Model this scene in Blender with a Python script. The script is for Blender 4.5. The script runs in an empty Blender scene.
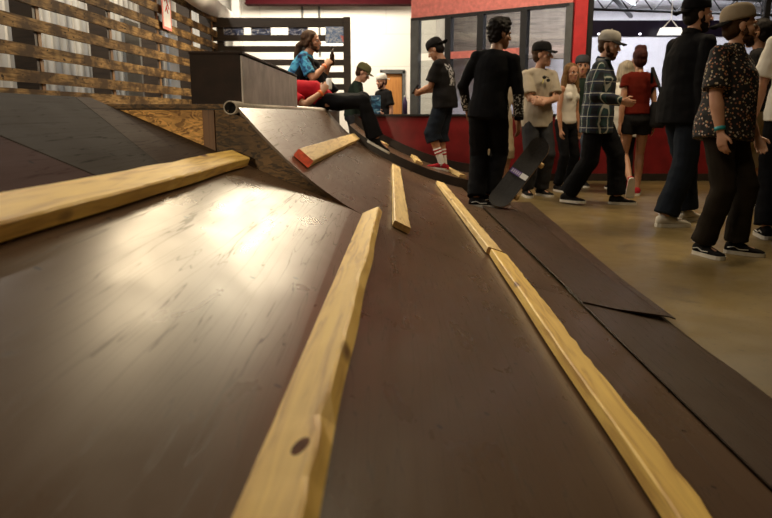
import bpy, bmesh, math, random
from mathutils import Vector as V, Matrix, noise, Euler
R = math.radians
random.seed(7)
sc = bpy.context.scene
C = sc.collection
# ---------------------------------------------------------------- camera
CAMZ = 0.92
TH = math.atan(146/700)
CT, ST = math.cos(TH), math.sin(TH)
def ray(px, py):
    u = (px-386)/700; v = (259-py)/700
    return V((u, CT+v*ST, -ST+v*CT))
def atY(px, py, Y):
    d = ray(px, py); return V((0, 0, CAMZ)) + d*(Y/d.y)
def atZ(px, py, z=0.0):
    d = ray(px, py); return V((0, 0, CAMZ)) + d*((z-CAMZ)/d.z)
cd = bpy.data.cameras.new('camera'); cam = bpy.data.objects.new('camera', cd); C.objects.link(cam)
cam.location = (0, 0, CAMZ); cam.rotation_euler = (math.pi/2-TH, 0, 0)
cd.sensor_width = 36; cd.lens = 700/772*36; cd.clip_start = 0.05; cd.clip_end = 100
cd.dof.use_dof = True; cd.dof.focus_distance = 4.2; cd.dof.aperture_fstop = 4.5
sc.camera = cam

# ---------------------------------------------------------------- materials
class NT:
    def __init__(s, name):
        s.m = bpy.data.materials.new(name); s.m.use_nodes = True
        s.t = s.m.node_tree; s.b = s.t.nodes['Principled BSDF']; s._c = None
    def n(s, t, **k):
        x = s.t.nodes.new(t)
        for a, b in k.items(): setattr(x, a, b)
        return x
    def link(s, a, b): s.t.links.new(a, b)
    def co(s, scale=(1, 1, 1)):
        tc = s.n('ShaderNodeTexCoord'); mp = s.n('ShaderNodeMapping')
        mp.inputs['Scale'].default_value = scale
        s.link(tc.outputs['Object'], mp.inputs['Vector']); return mp.outputs['Vector']
    def noise(s, scale=5, detail=4, sc3=(1, 1, 1), dist=0.0):
        x = s.n('ShaderNodeTexNoise'); x.inputs['Scale'].default_value = scale
        x.inputs['Detail'].default_value = detail; x.inputs['Distortion'].default_value = dist
        s.link(s.co(sc3), x.inputs['Vector']); return x.outputs['Fac']
    def ramp(s, fac, stops):
        x = s.n('ShaderNodeValToRGB'); e = x.color_ramp.elements
        while len(e) < len(stops): e.new(0.5)
        for i, (p, c) in enumerate(stops):
            e[i].position = p; e[i].color = (c[0], c[1], c[2], 1)
        s.link(fac, x.inputs['Fac']); return x.outputs['Color']
    def mix(s, f, a, b, mode='MIX'):
        x = s.n('ShaderNodeMix', data_type='RGBA', blend_type=mode)
        for sock, val in ((x.inputs[0], f), (x.inputs[6], a), (x.inputs[7], b)):
            if isinstance(val, (int, float)): sock.default_value = val
            elif isinstance(val, tuple): sock.default_value = (*val[:3], 1)
            else: s.link(val, sock)
        return x.outputs[2]
    def math(s, op, a, b=0.0):
        x = s.n('ShaderNodeMath', operation=op)
        for i, val in enumerate((a, b)):
            if isinstance(val, (int, float)): x.inputs[i].default_value = val
            else: s.link(val, x.inputs[i])
        return x.outputs[0]
    def color(s, c):
        if isinstance(c, tuple): s.b.inputs['Base Color'].default_value = (*c, 1)
        else: s.link(c, s.b.inputs['Base Color'])
    def set(s, **k):
        for a, val in k.items():
            i = s.b.inputs[a.replace('_', ' ')]
            if isinstance(val, (int, float, tuple)): i.default_value = val
            else: s.link(val, i)
    def bump(s, h, strength=0.3, dist=0.01):
        x = s.n('ShaderNodeBump'); x.inputs['Strength'].default_value = strength
        x.inputs['Distance'].default_value = dist
        s.link(h, x.inputs['Height']); s.link(x.outputs['Normal'], s.b.inputs['Normal'])

def simple(name, c, rough=0.6, var=0.15, scale=12, metal=0.0, bump=0.0, sc3=(1, 1, 1), spec=0.5):
    t = NT(name); f = t.noise(scale, 4, sc3)
    lo = tuple(max(0, x*(1-var)) for x in c); hi = tuple(min(1, x*(1+var)) for x in c)
    t.color(t.ramp(f, [(0.3, lo), (0.7, hi)])); t.set(Roughness=rough, Metallic=metal)
    t.b.inputs['Specular IOR Level'].default_value = spec
    if bump: t.bump(f, bump, 0.005)
    return t.m

def mat_sheet(name, base, dark, rough=0.3, scr=0.5, spec=0.22):
    """smooth brown ramp sheet: worn blotches, long fine scratches, screw holes"""
    t = NT(name)
    a = t.noise(2.2, 5); b = t.noise(9, 6, (1, 0.35, 1), 0.6)
    col = t.mix(a, base, dark)
    col = t.mix(t.math('MULTIPLY', b, 0.45), col, dark)
    # fine directional scratches: thin lines where a stretched noise crosses its middle value
    def lines(rot, scale, width, stretch):
        tc = t.n('ShaderNodeTexCoord'); mp = t.n('ShaderNodeMapping')
        mp.inputs['Rotation'].default_value = (0, 0, rot); mp.inputs['Scale'].default_value = stretch
        t.link(tc.outputs['Object'], mp.inputs['Vector'])
        x = t.n('ShaderNodeTexNoise'); x.inputs['Scale'].default_value = scale; x.inputs['Detail'].default_value = 2
        t.link(mp.outputs['Vector'], x.inputs['Vector'])
        d = t.math('ABSOLUTE', t.math('SUBTRACT', x.outputs['Fac'], 0.5))
        return t.math('LESS_THAN', d, width)
    l1 = lines(0.5, 2.5, 0.0045, (11, 0.3, 1)); l2 = lines(-0.9, 3, 0.004, (10, 0.3, 1))
    l = t.math('MAXIMUM', l1, l2)
    l = t.math('MULTIPLY', l, t.math('MULTIPLY', t.noise(3, 2), scr*2.2))
    col = t.mix(l, col, tuple(x*0.35 for x in dark))
    # screw heads
    vo = t.n('ShaderNodeTexVoronoi', voronoi_dimensions='2D'); vo.inputs['Scale'].default_value = 3.0; vo.inputs['Randomness'].default_value = 0.7
    t.link(t.co((1, 1, 0.0)), vo.inputs['Vector'])
    scw = t.math('LESS_THAN', vo.outputs['Distance'], 0.019)
    col = t.mix(scw, col, (0.006, 0.005, 0.004))
    t.color(col)
    r = t.math('ADD', t.math('MULTIPLY', b, 0.2), rough-0.14)
    r = t.math('ADD', r, t.math('MULTIPLY', l, 0.3))
    t.set(Roughness=r); t.b.inputs['Specular IOR Level'].default_value = spec
    t.bump(t.math('SUBTRACT', t.math('MULTIPLY', b, 0.4), t.math('ADD', l, scw)), 0.08, 0.003)
    return t.m

def mat_osb(name, base, dark):
    t = NT(name)
    vo = t.n('ShaderNodeTexVoronoi'); vo.inputs['Scale'].default_value = 48
    mp = t.co((1, 1, 2.6)); n = t.n('ShaderNodeTexNoise'); n.inputs['Scale'].default_value = 7
    t.link(mp, n.inputs['Vector'])
    x = t.n('ShaderNodeMix', data_type='VECTOR'); x.inputs[0].default_value = 0.25
    t.link(mp, x.inputs[4]); t.link(n.outputs['Color'], x.inputs[5]); t.link(x.outputs[1], vo.inputs['Vector'])
    sep = t.n('ShaderNodeSeparateColor'); t.link(vo.outputs['Color'], sep.inputs[0])
    col = t.ramp(sep.outputs[0], [(0, dark), (0.5, base), (1, tuple(min(1, c*1.5) for c in base))])
    f = t.noise(4, 5); col = t.mix(t.ramp(f, [(0.3, (0, 0, 0)), (0.5, (1, 1, 1))]), tuple(c*0.7 for c in dark), col)
    t.color(col); t.set(Roughness=0.65); t.bump(sep.outputs[0], 0.4, 0.004)
    return t.m

def mat_wood(name, base, dark, axis=1, knots=True, rough=0.55):
    """sawn timber, grain along the given local axis, a few knots"""
    t = NT(name)
    s = [7, 7, 7]; s[axis] = 0.5
    g = t.noise(6, 6, tuple(s), 0.8); g2 = t.noise(2.2, 3)
    col = t.ramp(g, [(0.32, dark), (0.5, base), (0.72, tuple(min(1, c*1.22) for c in base))])
    col = t.mix(t.math('MULTIPLY', g2, 0.5), col, tuple(c*0.82 for c in base))
    if knots:
        k = [6, 6, 6]; k[axis] = 2.6
        vo = t.n('ShaderNodeTexVoronoi'); vo.inputs['Scale'].default_value = 1.0
        t.link(t.co(tuple(k)), vo.inputs['Vector'])
        kn = t.ramp(vo.outputs['Distance'], [(0.07, (1, 1, 1)), (0.15, (0, 0, 0))])
        col = t.mix(kn, col, (0.16, 0.06, 0.02))
    t.color(col); t.set(Roughness=rough); t.bump(g, 0.25, 0.003)
    return t.m

def mat_emit(name, c, s):
    t = NT(name); t.color((0.8, 0.8, 0.8)); t.set(Emission_Color=(*c, 1), Emission_Strength=s); return t.m

M = {}
M['sheet'] = mat_sheet('brown ramp sheet', (0.15, 0.094, 0.057), (0.085, 0.05, 0.03), 0.34, 0.4)
M['sheet_q'] = mat_sheet('worn brown sheet', (0.2, 0.142, 0.112), (0.12, 0.08, 0.062), 0.42)
M['sheet_grey'] = mat_sheet('grey brown sheet', (0.042, 0.032, 0.022), (0.026, 0.02, 0.014), 0.85, 0.5, 0.06)  # grey tone stands in for how light falls on this panel
M['sheet_dull'] = mat_sheet('dull brown sheet', (0.07, 0.046, 0.03), (0.042, 0.028, 0.018), 0.8, 0.5, 0.06)  # low gloss, for the added cover over the lamp glare
M['sheet_red'] = mat_sheet('reddish brown sheet', (0.055, 0.02, 0.013), (0.034, 0.013, 0.008), 0.85, 0.5, 0.06)  # reddish tone carries the different light on the nearer panel
M['apron'] = mat_sheet('dark apron sheet', (0.085, 0.054, 0.036), (0.048, 0.03, 0.02), 0.42, 0.5, 0.2)
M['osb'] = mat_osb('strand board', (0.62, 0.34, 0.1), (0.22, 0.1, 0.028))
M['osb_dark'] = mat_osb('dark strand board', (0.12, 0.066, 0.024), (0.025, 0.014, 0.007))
M['pine'] = mat_wood('fresh pine', (0.86, 0.57, 0.14), (0.5, 0.265, 0.05))
M['pine_pale'] = mat_wood('pale pine', (0.82, 0.6, 0.25), (0.54, 0.33, 0.105))
M['endgrain'] = mat_wood('pine end grain', (0.6, 0.37, 0.15), (0.4, 0.22, 0.08), 1, False)
M['redend'] = simple('red end paint', (0.75, 0.09, 0.03), 0.6, 0.35, 40)
def mat_slat():
    t = NT('weathered slat'); g = t.noise(6, 8, (8, 0.6, 8), 1.0); st = t.noise(5, 6, (1, 0.8, 1.4)); sp = t.noise(30, 3, (1, 0.5, 1))
    col = t.ramp(g, [(0.34, (0.1, 0.052, 0.016)), (0.52, (0.33, 0.2, 0.075)), (0.7, (0.46, 0.3, 0.12))])
    col = t.mix(t.ramp(st, [(0.42, (1, 1, 1)), (0.6, (0, 0, 0))]), col, (0.075, 0.042, 0.018))
    col = t.mix(t.ramp(sp, [(0.62, (0, 0, 0)), (0.68, (1, 1, 1))]), col, (0.025, 0.014, 0.007))
    t.color(col); t.set(Roughness=0.75); t.b.inputs['Specular IOR Level'].default_value = 0.15; t.bump(g, 0.4, 0.004); return t.m
M['slat'] = mat_slat()
M['slat_dark'] = mat_wood('dark stained slat and shaded post side', (0.045, 0.028, 0.016), (0.022, 0.013, 0.008), 0, False)
M['post'] = mat_wood('rough post', (0.15, 0.066, 0.022), (0.05, 0.022, 0.008), 2)
M['stud'] = mat_wood('lit brown post face', (0.3, 0.15, 0.045), (0.14, 0.065, 0.02), 2)
M['steel'] = simple('worn steel', (0.4, 0.36, 0.32), 0.45, 0.2, 30, 0.35)
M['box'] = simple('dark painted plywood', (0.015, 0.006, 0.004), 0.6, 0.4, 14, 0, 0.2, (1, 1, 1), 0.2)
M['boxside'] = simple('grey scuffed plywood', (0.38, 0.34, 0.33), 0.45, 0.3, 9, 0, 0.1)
M['black'] = simple('black paint', (0.012, 0.011, 0.011), 0.5, 0.3, 8)
M['darkwood'] = simple('dark stained ply', (0.022, 0.013, 0.009), 0.5, 0.35, 8)
M['grey'] = simple('grey frame paint', (0.11, 0.11, 0.105), 0.5, 0.2, 8)
M['red'] = simple('red half wall paint', (0.17, 0.008, 0.01), 0.4, 0.25, 5)
M['redband'] = simple('bright red paint', (0.9, 0.26, 0.22), 0.5, 0.18, 16)
M['redpost'] = simple('red post paint', (0.75, 0.05, 0.055), 0.45, 0.12, 8)
M['redbeam'] = simple('maroon steel beam', (0.035, 0.004, 0.006), 0.8, 0.2, 6, 0, 0, (1, 1, 1), 0.05)
M['white'] = simple('white paint', (0.82, 0.8, 0.76), 0.7, 0.06, 4)
M['purple'] = simple('dark purple panel', (0.012, 0.008, 0.03), 0.35, 0.3, 4)
M['paper'] = simple('white paper', (0.8, 0.8, 0.8), 0.6, 0.05, 9)

def mat_blockwall():
    t = NT('white block wall')
    br = t.n('ShaderNodeTexBrick'); br.inputs['Scale'].default_value = 1.0
    tc = t.n('ShaderNodeTexCoord'); mp = t.n('ShaderNodeMapping'); mp.inputs['Rotation'].default_value = (R(90), 0, 0)
    t.link(tc.outputs['Object'], mp.inputs['Vector']); t.link(mp.outputs['Vector'], br.inputs['Vector'])
    br.inputs['Brick Width'].default_value = 1.2; br.inputs['Row Height'].default_value = 0.6
    br.inputs['Mortar Size'].default_value = 0.008
    br.inputs['Color1'].default_value = (0.82, 0.79, 0.73, 1); br.inputs['Color2'].default_value = (0.8, 0.77, 0.71, 1)
    br.inputs['Mortar'].default_value = (0.68, 0.65, 0.6, 1)
    t.color(br.outputs['Color']); t.set(Roughness=0.7); return t.m
M['block'] = mat_blockwall()

def mat_floor():
    t = NT('sealed concrete')
    a = t.noise(0.7, 6); b = t.noise(5, 8); c = t.noise(40, 3)
    col = t.ramp(a, [(0.35, (0.125, 0.088, 0.036)), (0.55, (0.23, 0.16, 0.055)), (0.7, (0.34, 0.24, 0.085))])
    col = t.mix(t.math('MULTIPLY', b, 0.55), col, (0.075, 0.052, 0.026))
    st = t.ramp(t.noise(1.7, 5, (1, 1, 1), 1.0), [(0.58, (0, 0, 0)), (0.66, (1, 1, 1))])
    col = t.mix(t.math('MULTIPLY', st, 0.5), col, (0.05, 0.034, 0.016))
    sp = t.ramp(t.noise(26, 5), [(0.6, (0, 0, 0)), (0.72, (1, 1, 1))]); col = t.mix(t.math('MULTIPLY', sp, 0.6), col, (0.045, 0.03, 0.014))
    t.color(col); t.set(Roughness=t.math('ADD', t.math('MULTIPLY', b, 0.35), 0.2))
    t.bump(c, 0.08, 0.002); return t.m
M['floor'] = mat_floor()

def mat_corr():
    t = NT('white corrugated metal'); f = t.noise(2, 4, (1, 3, 0.25))
    t.color(t.ramp(f, [(0.38, (0.3, 0.31, 0.32)), (0.6, (0.68, 0.67, 0.63))])); t.set(Roughness=0.4, Metallic=0.2); return t.m
M['corr'] = mat_corr()

def mat_glass():
    t = NT('window glass'); t.t.nodes.remove(t.b)
    tr = t.n('ShaderNodeBsdfTransparent'); gl = t.n('ShaderNodeBsdfGlossy'); gl.inputs['Roughness'].default_value = 0.02
    tr.inputs['Color'].default_value = (0.82, 0.84, 0.84, 1)
    fr = t.n('ShaderNodeFresnel'); fr.inputs['IOR'].default_value = 1.5
    mx = t.n('ShaderNodeMixShader'); t.link(fr.outputs[0], mx.inputs[0])
    t.link(tr.outputs[0], mx.inputs[1]); t.link(gl.outputs[0], mx.inputs[2])
    t.link(mx.outputs[0], t.t.nodes['Material Output'].inputs['Surface']); return t.m
M['glass'] = mat_glass()

def mat_poster(name, a, b, c):
    t = NT(name); f = t.noise(9, 5, (1, 1, 2), 1.5)
    t.color(t.ramp(f, [(0.38, a), (0.47, b), (0.56, c), (0.66, (0.7, 0.7, 0.72))])); t.set(Roughness=0.4); return t.m
M['poster_dark'] = mat_poster('dark poster print', (0.02, 0.02, 0.04), (0.05, 0.07, 0.16), (0.12, 0.14, 0.25))
M['poster_blue'] = mat_poster('blue poster print', (0.6, 0.62, 0.66), (0.08, 0.18, 0.42), (0.55, 0.6, 0.68))

def cloth(name, c, var=0.25, rough=0.9, scale=25):
    t = NT(name); f = t.noise(scale, 4); f2 = t.noise(6, 4)
    lo = tuple(x*(1-var) for x in c); hi = tuple(min(1, x*(1+var)) for x in c)
    t.color(t.ramp(f2, [(0.3, lo), (0.7, hi)])); t.set(Roughness=rough)
    t.b.inputs['Specular IOR Level'].default_value = 0.08
    t.bump(f2, 0.35, 0.02); return t.m
def mat_plaid():
    t = NT('plaid flannel')
    tc = t.n('ShaderNodeTexCoord'); sp = t.n('ShaderNodeSeparateXYZ'); t.link(tc.outputs['Object'], sp.inputs[0])
    h = t.math('ADD', t.math('MULTIPLY', sp.outputs[0], 0.8), sp.outputs[1])
    def band(x, per, off, w):
        f = t.math('FRACT', t.math('ADD', t.math('DIVIDE', x, per*0.85), off))
        return t.math('LESS_THAN', f, w)
    col = t.mix(band(h, 0.13, 0.1, 0.45), (0.006, 0.008, 0.012), (0.012, 0.04, 0.042))
    col = t.mix(t.math('MULTIPLY', band(sp.outputs[2], 0.13, 0.2, 0.42), 0.6), col, (0.012, 0.016, 0.05))
    col = t.mix(t.math('MULTIPLY', band(h, 0.13, 0.0, 0.07), 0.8), col, (0.5, 0.5, 0.44))
    col = t.mix(t.math('MULTIPLY', band(sp.outputs[2], 0.13, 0.0, 0.06), 0.75), col, (0.5, 0.5, 0.44))
    t.color(col); t.set(Roughness=0.9); t.bump(t.noise(8, 3), 0.3, 0.02); return t.m
def mat_dots(name, bg, scale, cols, size):
    t = NT(name); vo = t.n('ShaderNodeTexVoronoi'); vo.inputs['Scale'].default_value = scale
    t.link(t.co(), vo.inputs['Vector'])
    sep = t.n('ShaderNodeSeparateColor'); t.link(vo.outputs['Color'], sep.inputs[0])
    n = len(cols); c = t.ramp(sep.outputs[1], [(i/n, q) for i, q in enumerate(cols)])
    t.t.nodes[-1].color_ramp.interpolation = 'CONSTANT'
    m = t.math('LESS_THAN', vo.outputs['Distance'], size)
    t.color(t.mix(m, bg, c)); t.set(Roughness=0.85); t.bump(t.noise(7, 3), 0.3, 0.02); return t.m
def mat_tiedye():
    t = NT('tie dye cotton'); f = t.noise(9, 3, (1, 1, 1), 1.2)
    t.color(t.ramp(f, [(0.36, (0.005, 0.02, 0.06)), (0.47, (0.015, 0.14, 0.32)), (0.55, (0.06, 0.34, 0.5)), (0.63, (0.01, 0.06, 0.16))]))
    t.set(Roughness=0.9); return t.m
def mat_print(name, bg, fg, scale=(30, 30, 24), thr=0.53):
    t = NT(name); f = t.noise(1.0, 1, scale)
    m = t.math('GREATER_THAN', f, thr); t.color(t.mix(m, bg, fg)); t.set(Roughness=0.8); return t.m
def skin_mat(name, c):
    t = NT(name); f = t.noise(14, 4)
    lo = (c[0]*0.86, c[1]*0.78, c[2]*0.74); t.color(t.ramp(f, [(0.3, lo), (0.7, c)]))
    t.set(Roughness=0.5, Subsurface_Weight=0.08, Subsurface_Scale=0.01)
    t.b.inputs['Subsurface Radius'].default_value = (1, 0.35, 0.2); return t.m
SK = {'pale': skin_mat('pale skin', (0.56, 0.31, 0.2)), 'tan': skin_mat('tanned skin', (0.46, 0.24, 0.14)),
      'brown': skin_mat('brown skin', (0.24, 0.115, 0.06))}
LIP = simple('lips', (0.36, 0.13, 0.1), 0.5, 0.1)
EYE = simple('eye white', (0.45, 0.42, 0.38), 0.4, 0.03); IRIS = simple('iris', (0.02, 0.012, 0.008), 0.2, 0.1)
def hairm(name, c):
    t = NT(name); f = t.noise(60, 3, (1, 1, 0.15)); t.color(t.ramp(f, [(0.3, tuple(x*0.5 for x in c)), (0.7, c)]))
    t.set(Roughness=0.65); t.b.inputs['Specular IOR Level'].default_value = 0.15; t.bump(f, 0.5, 0.006); return t.m
HA = {'black': hairm('black hair', (0.012, 0.009, 0.008)), 'brown': hairm('brown hair', (0.07, 0.034, 0.016)),
      'blonde': hairm('highlighted blonde hair', (0.2, 0.11, 0.045)), 'ash': hairm('pale ash hair', (0.45, 0.38, 0.28)),
      'red': hairm('dark red hair', (0.055, 0.014, 0.01))}
CL = {
 'black': cloth('black cotton', (0.013, 0.012, 0.012)), 'jet': cloth('black jersey', (0.007, 0.007, 0.008)),
 'charcoal': cloth('charcoal denim', (0.035, 0.035, 0.038)), 'beige': cloth('beige cotton', (0.42, 0.36, 0.28), 0.12),
 'white': cloth('white cotton', (0.72, 0.68, 0.6), 0.08), 'navy': cloth('navy twill', (0.014, 0.018, 0.026)),
 'khaki': cloth('khaki twill', (0.3, 0.23, 0.14), 0.15), 'redtee': cloth('red cotton', (0.33, 0.01, 0.018), 0.2),
 'rust': cloth('rust red blouse', (0.09, 0.008, 0.004), 0.25), 'olive': cloth('olive cotton', (0.12, 0.11, 0.045), 0.2),
 'tan': cloth('tan cap cotton', (0.3, 0.24, 0.17), 0.12), 'greycap': cloth('grey wool', (0.32, 0.3, 0.27), 0.12),
 'jeans': cloth('grey blue denim', (0.07, 0.085, 0.11), 0.25), 'brownpants': cloth('dark brown twill', (0.022, 0.017, 0.012)),
 'darkgreen': cloth('dark green cotton', (0.02, 0.03, 0.022)), 'greybeanie': cloth('dark grey knit', (0.05, 0.05, 0.055)),
 'plaid': mat_plaid(), 'tiedye': mat_tiedye(),
 'floral': mat_dots('small flower print', (0.008, 0.007, 0.008), 50, [(0.5, 0.4, 0.32), (0.4, 0.18, 0.08), (0.26, 0.1, 0.07), (0.42, 0.34, 0.2)], 0.33),
 'sleeve': mat_print('white sleeve lettering', (0.008, 0.008, 0.009), (0.62, 0.6, 0.56), (60, 60, 45), 0.56),
 'backprint': mat_print('white back lettering', (0.013, 0.012, 0.012), (0.5, 0.5, 0.5), (40, 40, 34), 0.53),
 'sole': simple('white rubber', (0.62, 0.58, 0.5), 0.6, 0.1), 'solegum': simple('dark rubber', (0.03, 0.025, 0.02), 0.6, 0.1),
 'shoe': cloth('black suede', (0.012, 0.011, 0.011)), 'shoewhite': cloth('off white canvas', (0.55, 0.5, 0.42), 0.1),
 'shoered': cloth('red canvas', (0.35, 0.02, 0.03)), 'sock': cloth('white sock', (0.72, 0.7, 0.66), 0.05),
 'tancanvas': cloth('tan suede', (0.3, 0.18, 0.09)), 'stripe': simple('white stripe leather', (0.75, 0.72, 0.66), 0.5, 0.05),
 'stripered': simple('red knit stripe', (0.4, 0.02, 0.03), 0.9, 0.1), 'teal': simple('teal band', (0.02, 0.3, 0.33), 0.5, 0.1),
 'orange': simple('orange wristband', (0.75, 0.16, 0.03), 0.5, 0.1), 'bag': cloth('black bag canvas', (0.02, 0.019, 0.018)),
}

# ---------------------------------------------------------------- mesh helpers
def link(name, me, mat, parent=None, smooth=False):
    o = bpy.data.objects.new(name, me); C.objects.link(o)
    for m in (mat if isinstance(mat, (list, tuple)) else [mat]): me.materials.append(m)
    if parent: o.parent = parent
    if smooth:
        for p in me.polygons: p.use_smooth = True
    return o
def from_bm(name, bm, mat, parent=None, smooth=False):
    bmesh.ops.recalc_face_normals(bm, faces=bm.faces)
    me = bpy.data.meshes.new(name); bm.to_mesh(me); bm.free()
    return link(name, me, mat, parent, smooth)
def tag(o, label, cat, group=None):
    o['label'] = label; o['category'] = cat
    if group: o['group'] = group
    return o
def thing(name, label, cat, loc=(0, 0, 0), rz=0, group=None):
    o = bpy.data.objects.new(name, None); C.objects.link(o); o.empty_display_size = 0.1
    o.location = loc; o.rotation_euler = (0, 0, rz); return tag(o, label, cat, group)
def struct(o): o['kind'] = 'structure'; return o
def B(): return bmesh.new()
def box(bm, lo, hi, bev=0.0, mi=0, mat=None):
    vs = [bm.verts.new((x, y, z)) for x in (lo[0], hi[0]) for y in (lo[1], hi[1]) for z in (lo[2], hi[2])]
    fs = [bm.faces.new([vs[i] for i in q]) for q in ((0, 1, 3, 2), (4, 6, 7, 5), (0, 4, 5, 1), (2, 3, 7, 6), (0, 2, 6, 4), (1, 5, 7, 3))]
    for f in fs: f.material_index = mi
    bmesh.ops.recalc_face_normals(bm, faces=fs)
    if mat: bmesh.ops.transform(bm, matrix=mat, verts=vs)
    if bev:
        es = list({e for f in fs for e in f.edges})
        bmesh.ops.bevel(bm, geom=es, offset=bev, segments=2, affect='EDGES', profile=0.7)
def tube(bm, pts, rad, n=12, xa=None, mi=0):
    """closed loft with flat ends; rad items are r or (rx, ry) with rx along xa"""
    pts = [V(p) for p in pts]; rings = []
    px = V(xa) if xa is not None else None
    for i, p in enumerate(pts):
        t = (pts[min(i+1, len(pts)-1)]-pts[max(i-1, 0)])
        t = t.normalized() if t.length > 1e-6 else V((0, 0, 1))
        if px is None: px = V((1, 0, 0)) if abs(t.x) < 0.8 else V((0, 1, 0))
        x = (px-t*px.dot(t))
        x = x.normalized() if x.length > 1e-4 else t.orthogonal().normalized()
        if xa is None: px = x
        y = t.cross(x); r = rad[i] if i < len(rad) else rad[-1]
        rx, ry = r if isinstance(r, tuple) else (r, r)
        rings.append([bm.verts.new(p+x*(rx*math.cos(a))+y*(ry*math.sin(a))) for a in [2*math.pi*k/n for k in range(n)]])
    fs = []
    for a, b in zip(rings, rings[1:]):
        for k in range(n): fs.append(bm.faces.new((a[k], a[(k+1) % n], b[(k+1) % n], b[k])))
    fs.append(bm.faces.new(rings[0][::-1])); fs.append(bm.faces.new(rings[-1]))
    for f in fs: f.material_index = mi
    bmesh.ops.recalc_face_normals(bm, faces=fs)
def ell(bm, c, r, rot=None, u=14, v=10):
    m = Matrix.Translation(V(c)) @ (rot.to_4x4() if rot else Matrix()) @ Matrix.Diagonal((*((r, r, r) if isinstance(r, (int, float)) else r), 1))
    bmesh.ops.create_uvsphere(bm, u_segments=u, v_segments=v, radius=1, matrix=m)
def prism(bm, pts, vec, mi=0):
    """polygon swept along a vector"""
    a = [bm.verts.new(V(p)) for p in pts]; b = [bm.verts.new(V(p)+V(vec)) for p in pts]; n = len(pts)
    fs = [bm.faces.new(a), bm.faces.new(b[::-1])]
    for i in range(n): fs.append(bm.faces.new((a[i], b[i], b[(i+1) % n], a[(i+1) % n])))
    for f in fs: f.material_index = mi
    bmesh.ops.recalc_face_normals(bm, faces=fs); return fs
TMPO = []
def voxel(bm, size, smooth=3, fold=0.0, fscale=9.0):
    """union of the closed pieces as one skin"""
    me = bpy.data.meshes.new('tmp'); bm.to_mesh(me); bm.free()
    o = bpy.data.objects.new('tmp', me); C.objects.link(o); TMPO.append(o)
    r = o.modifiers.new('r', 'REMESH'); r.mode = 'VOXEL'; r.voxel_size = size; r.adaptivity = 0
    if smooth:
        s = o.modifiers.new('s', 'SMOOTH'); s.iterations = smooth; s.factor = 0.5
    dg = bpy.context.evaluated_depsgraph_get()
    out = bpy.data.meshes.new_from_object(o.evaluated_get(dg))
    C.objects.unlink(o)
    if fold:
        nv = len(out.vertices); co = [0.0]*(nv*3); no = [0.0]*(nv*3)
        out.vertices.foreach_get('co', co); out.vertex_normals.foreach_get('vector', no)
        for i in range(0, nv*3, 3):
            x, y, z = co[i], co[i+1], co[i+2]
            d = noise.noise((x*fscale*0.8, y*fscale*0.8, z*fscale*1.5))+0.5*noise.noise((x*fscale*2+9, y*fscale*2, z*fscale*2.6))
            d *= fold; co[i] = x+no[i]*d; co[i+1] = y+no[i+1]*d; co[i+2] = z+no[i+2]*d
        out.vertices.foreach_set('co', co); out.update()
    return out
def join(meshes):
    bm = bmesh.new()
    for m in meshes: bm.from_mesh(m); bpy.data.meshes.remove(m)
    return bm

# ---------------------------------------------------------------- ramp profile (heights over the floor as a function of X)
def z_low(X):
    d = max(0.0, 1.25-X); return 0.012+0.1*d+0.17*d*d
def z_bank(X):
    return z_low(X) if X >= -0.14 else z_low(-0.14)-0.43*(X+0.14)
# quarter: continues as an arc from the lower part, slope growing to the coping
S0 = 0.1+2*0.17*1.39; Z0 = z_low(-0.14)
def z_quarter(X):
    if X >= -0.14: return z_low(X)
    d = -0.14-X; return Z0+S0*d+0.62*d*d
DECK = 0.955; XC = -0.69
def nrm(f, X):
    s = (f(X+0.01)-f(X-0.01))/0.02; return V((-s, 0, 1)).normalized()
def strip(f, x0, x1, y0, y1, nx, lift=0.0, th=0.0):
    bm = B(); xs = [x0+(x1-x0)*i/nx for i in range(nx+1)]
    up = [(x, f(x)+lift) for x in xs]
    if th: lo = [(x, f(x)+lift-th) for x in xs[::-1]]
    else: lo = [(xs[-1], 0), (xs[0], 0)]
    prism(bm, [(x, y0, z) for x, z in up+lo], (0, y1-y0, 0)); return bm
def slab_on(f, corners, lift, th, n=10):
    """sheet laid on the profile, four plan corners, bilinear"""
    bm = B(); a, b, c, d = [V((*p, 0)) for p in corners]; top = []; bot = []
    for i in range(n+1):
        s = i/n; rt = []; rb = []
        for j in range(n+1):
            q = j/n; p = (a*(1-s)+b*s)*(1-q)+(d*(1-s)+c*s)*q
            z = f(p.x); k = lift(s, q) if callable(lift) else lift
            rt.append(bm.verts.new((p.x, p.y, z+k+th))); rb.append(bm.verts.new((p.x, p.y, z+k)))
        top.append(rt); bot.append(rb)
    for i in range(n):
        for j in range(n):
            bm.faces.new((top[i][j], top[i+1][j], top[i+1][j+1], top[i][j+1]))
            bm.faces.new((bot[i][j], bot[i][j+1], bot[i+1][j+1], bot[i+1][j]))
    for i in range(n):
        for (p, q) in (((i, 0), (i+1, 0)), ((i, n), (i+1, n)), ((0, i), (0, i+1)), ((n, i), (n, i+1))):
            bm.faces.new((top[p[0]][p[1]], top[q[0]][q[1]], bot[q[0]][q[1]], bot[p[0]][p[1]]))
    return bm

YB0, YQ0, YQ1, YF1 = -1.6, 3.2, 8.1, 9.55
XE = 0.88
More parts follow.
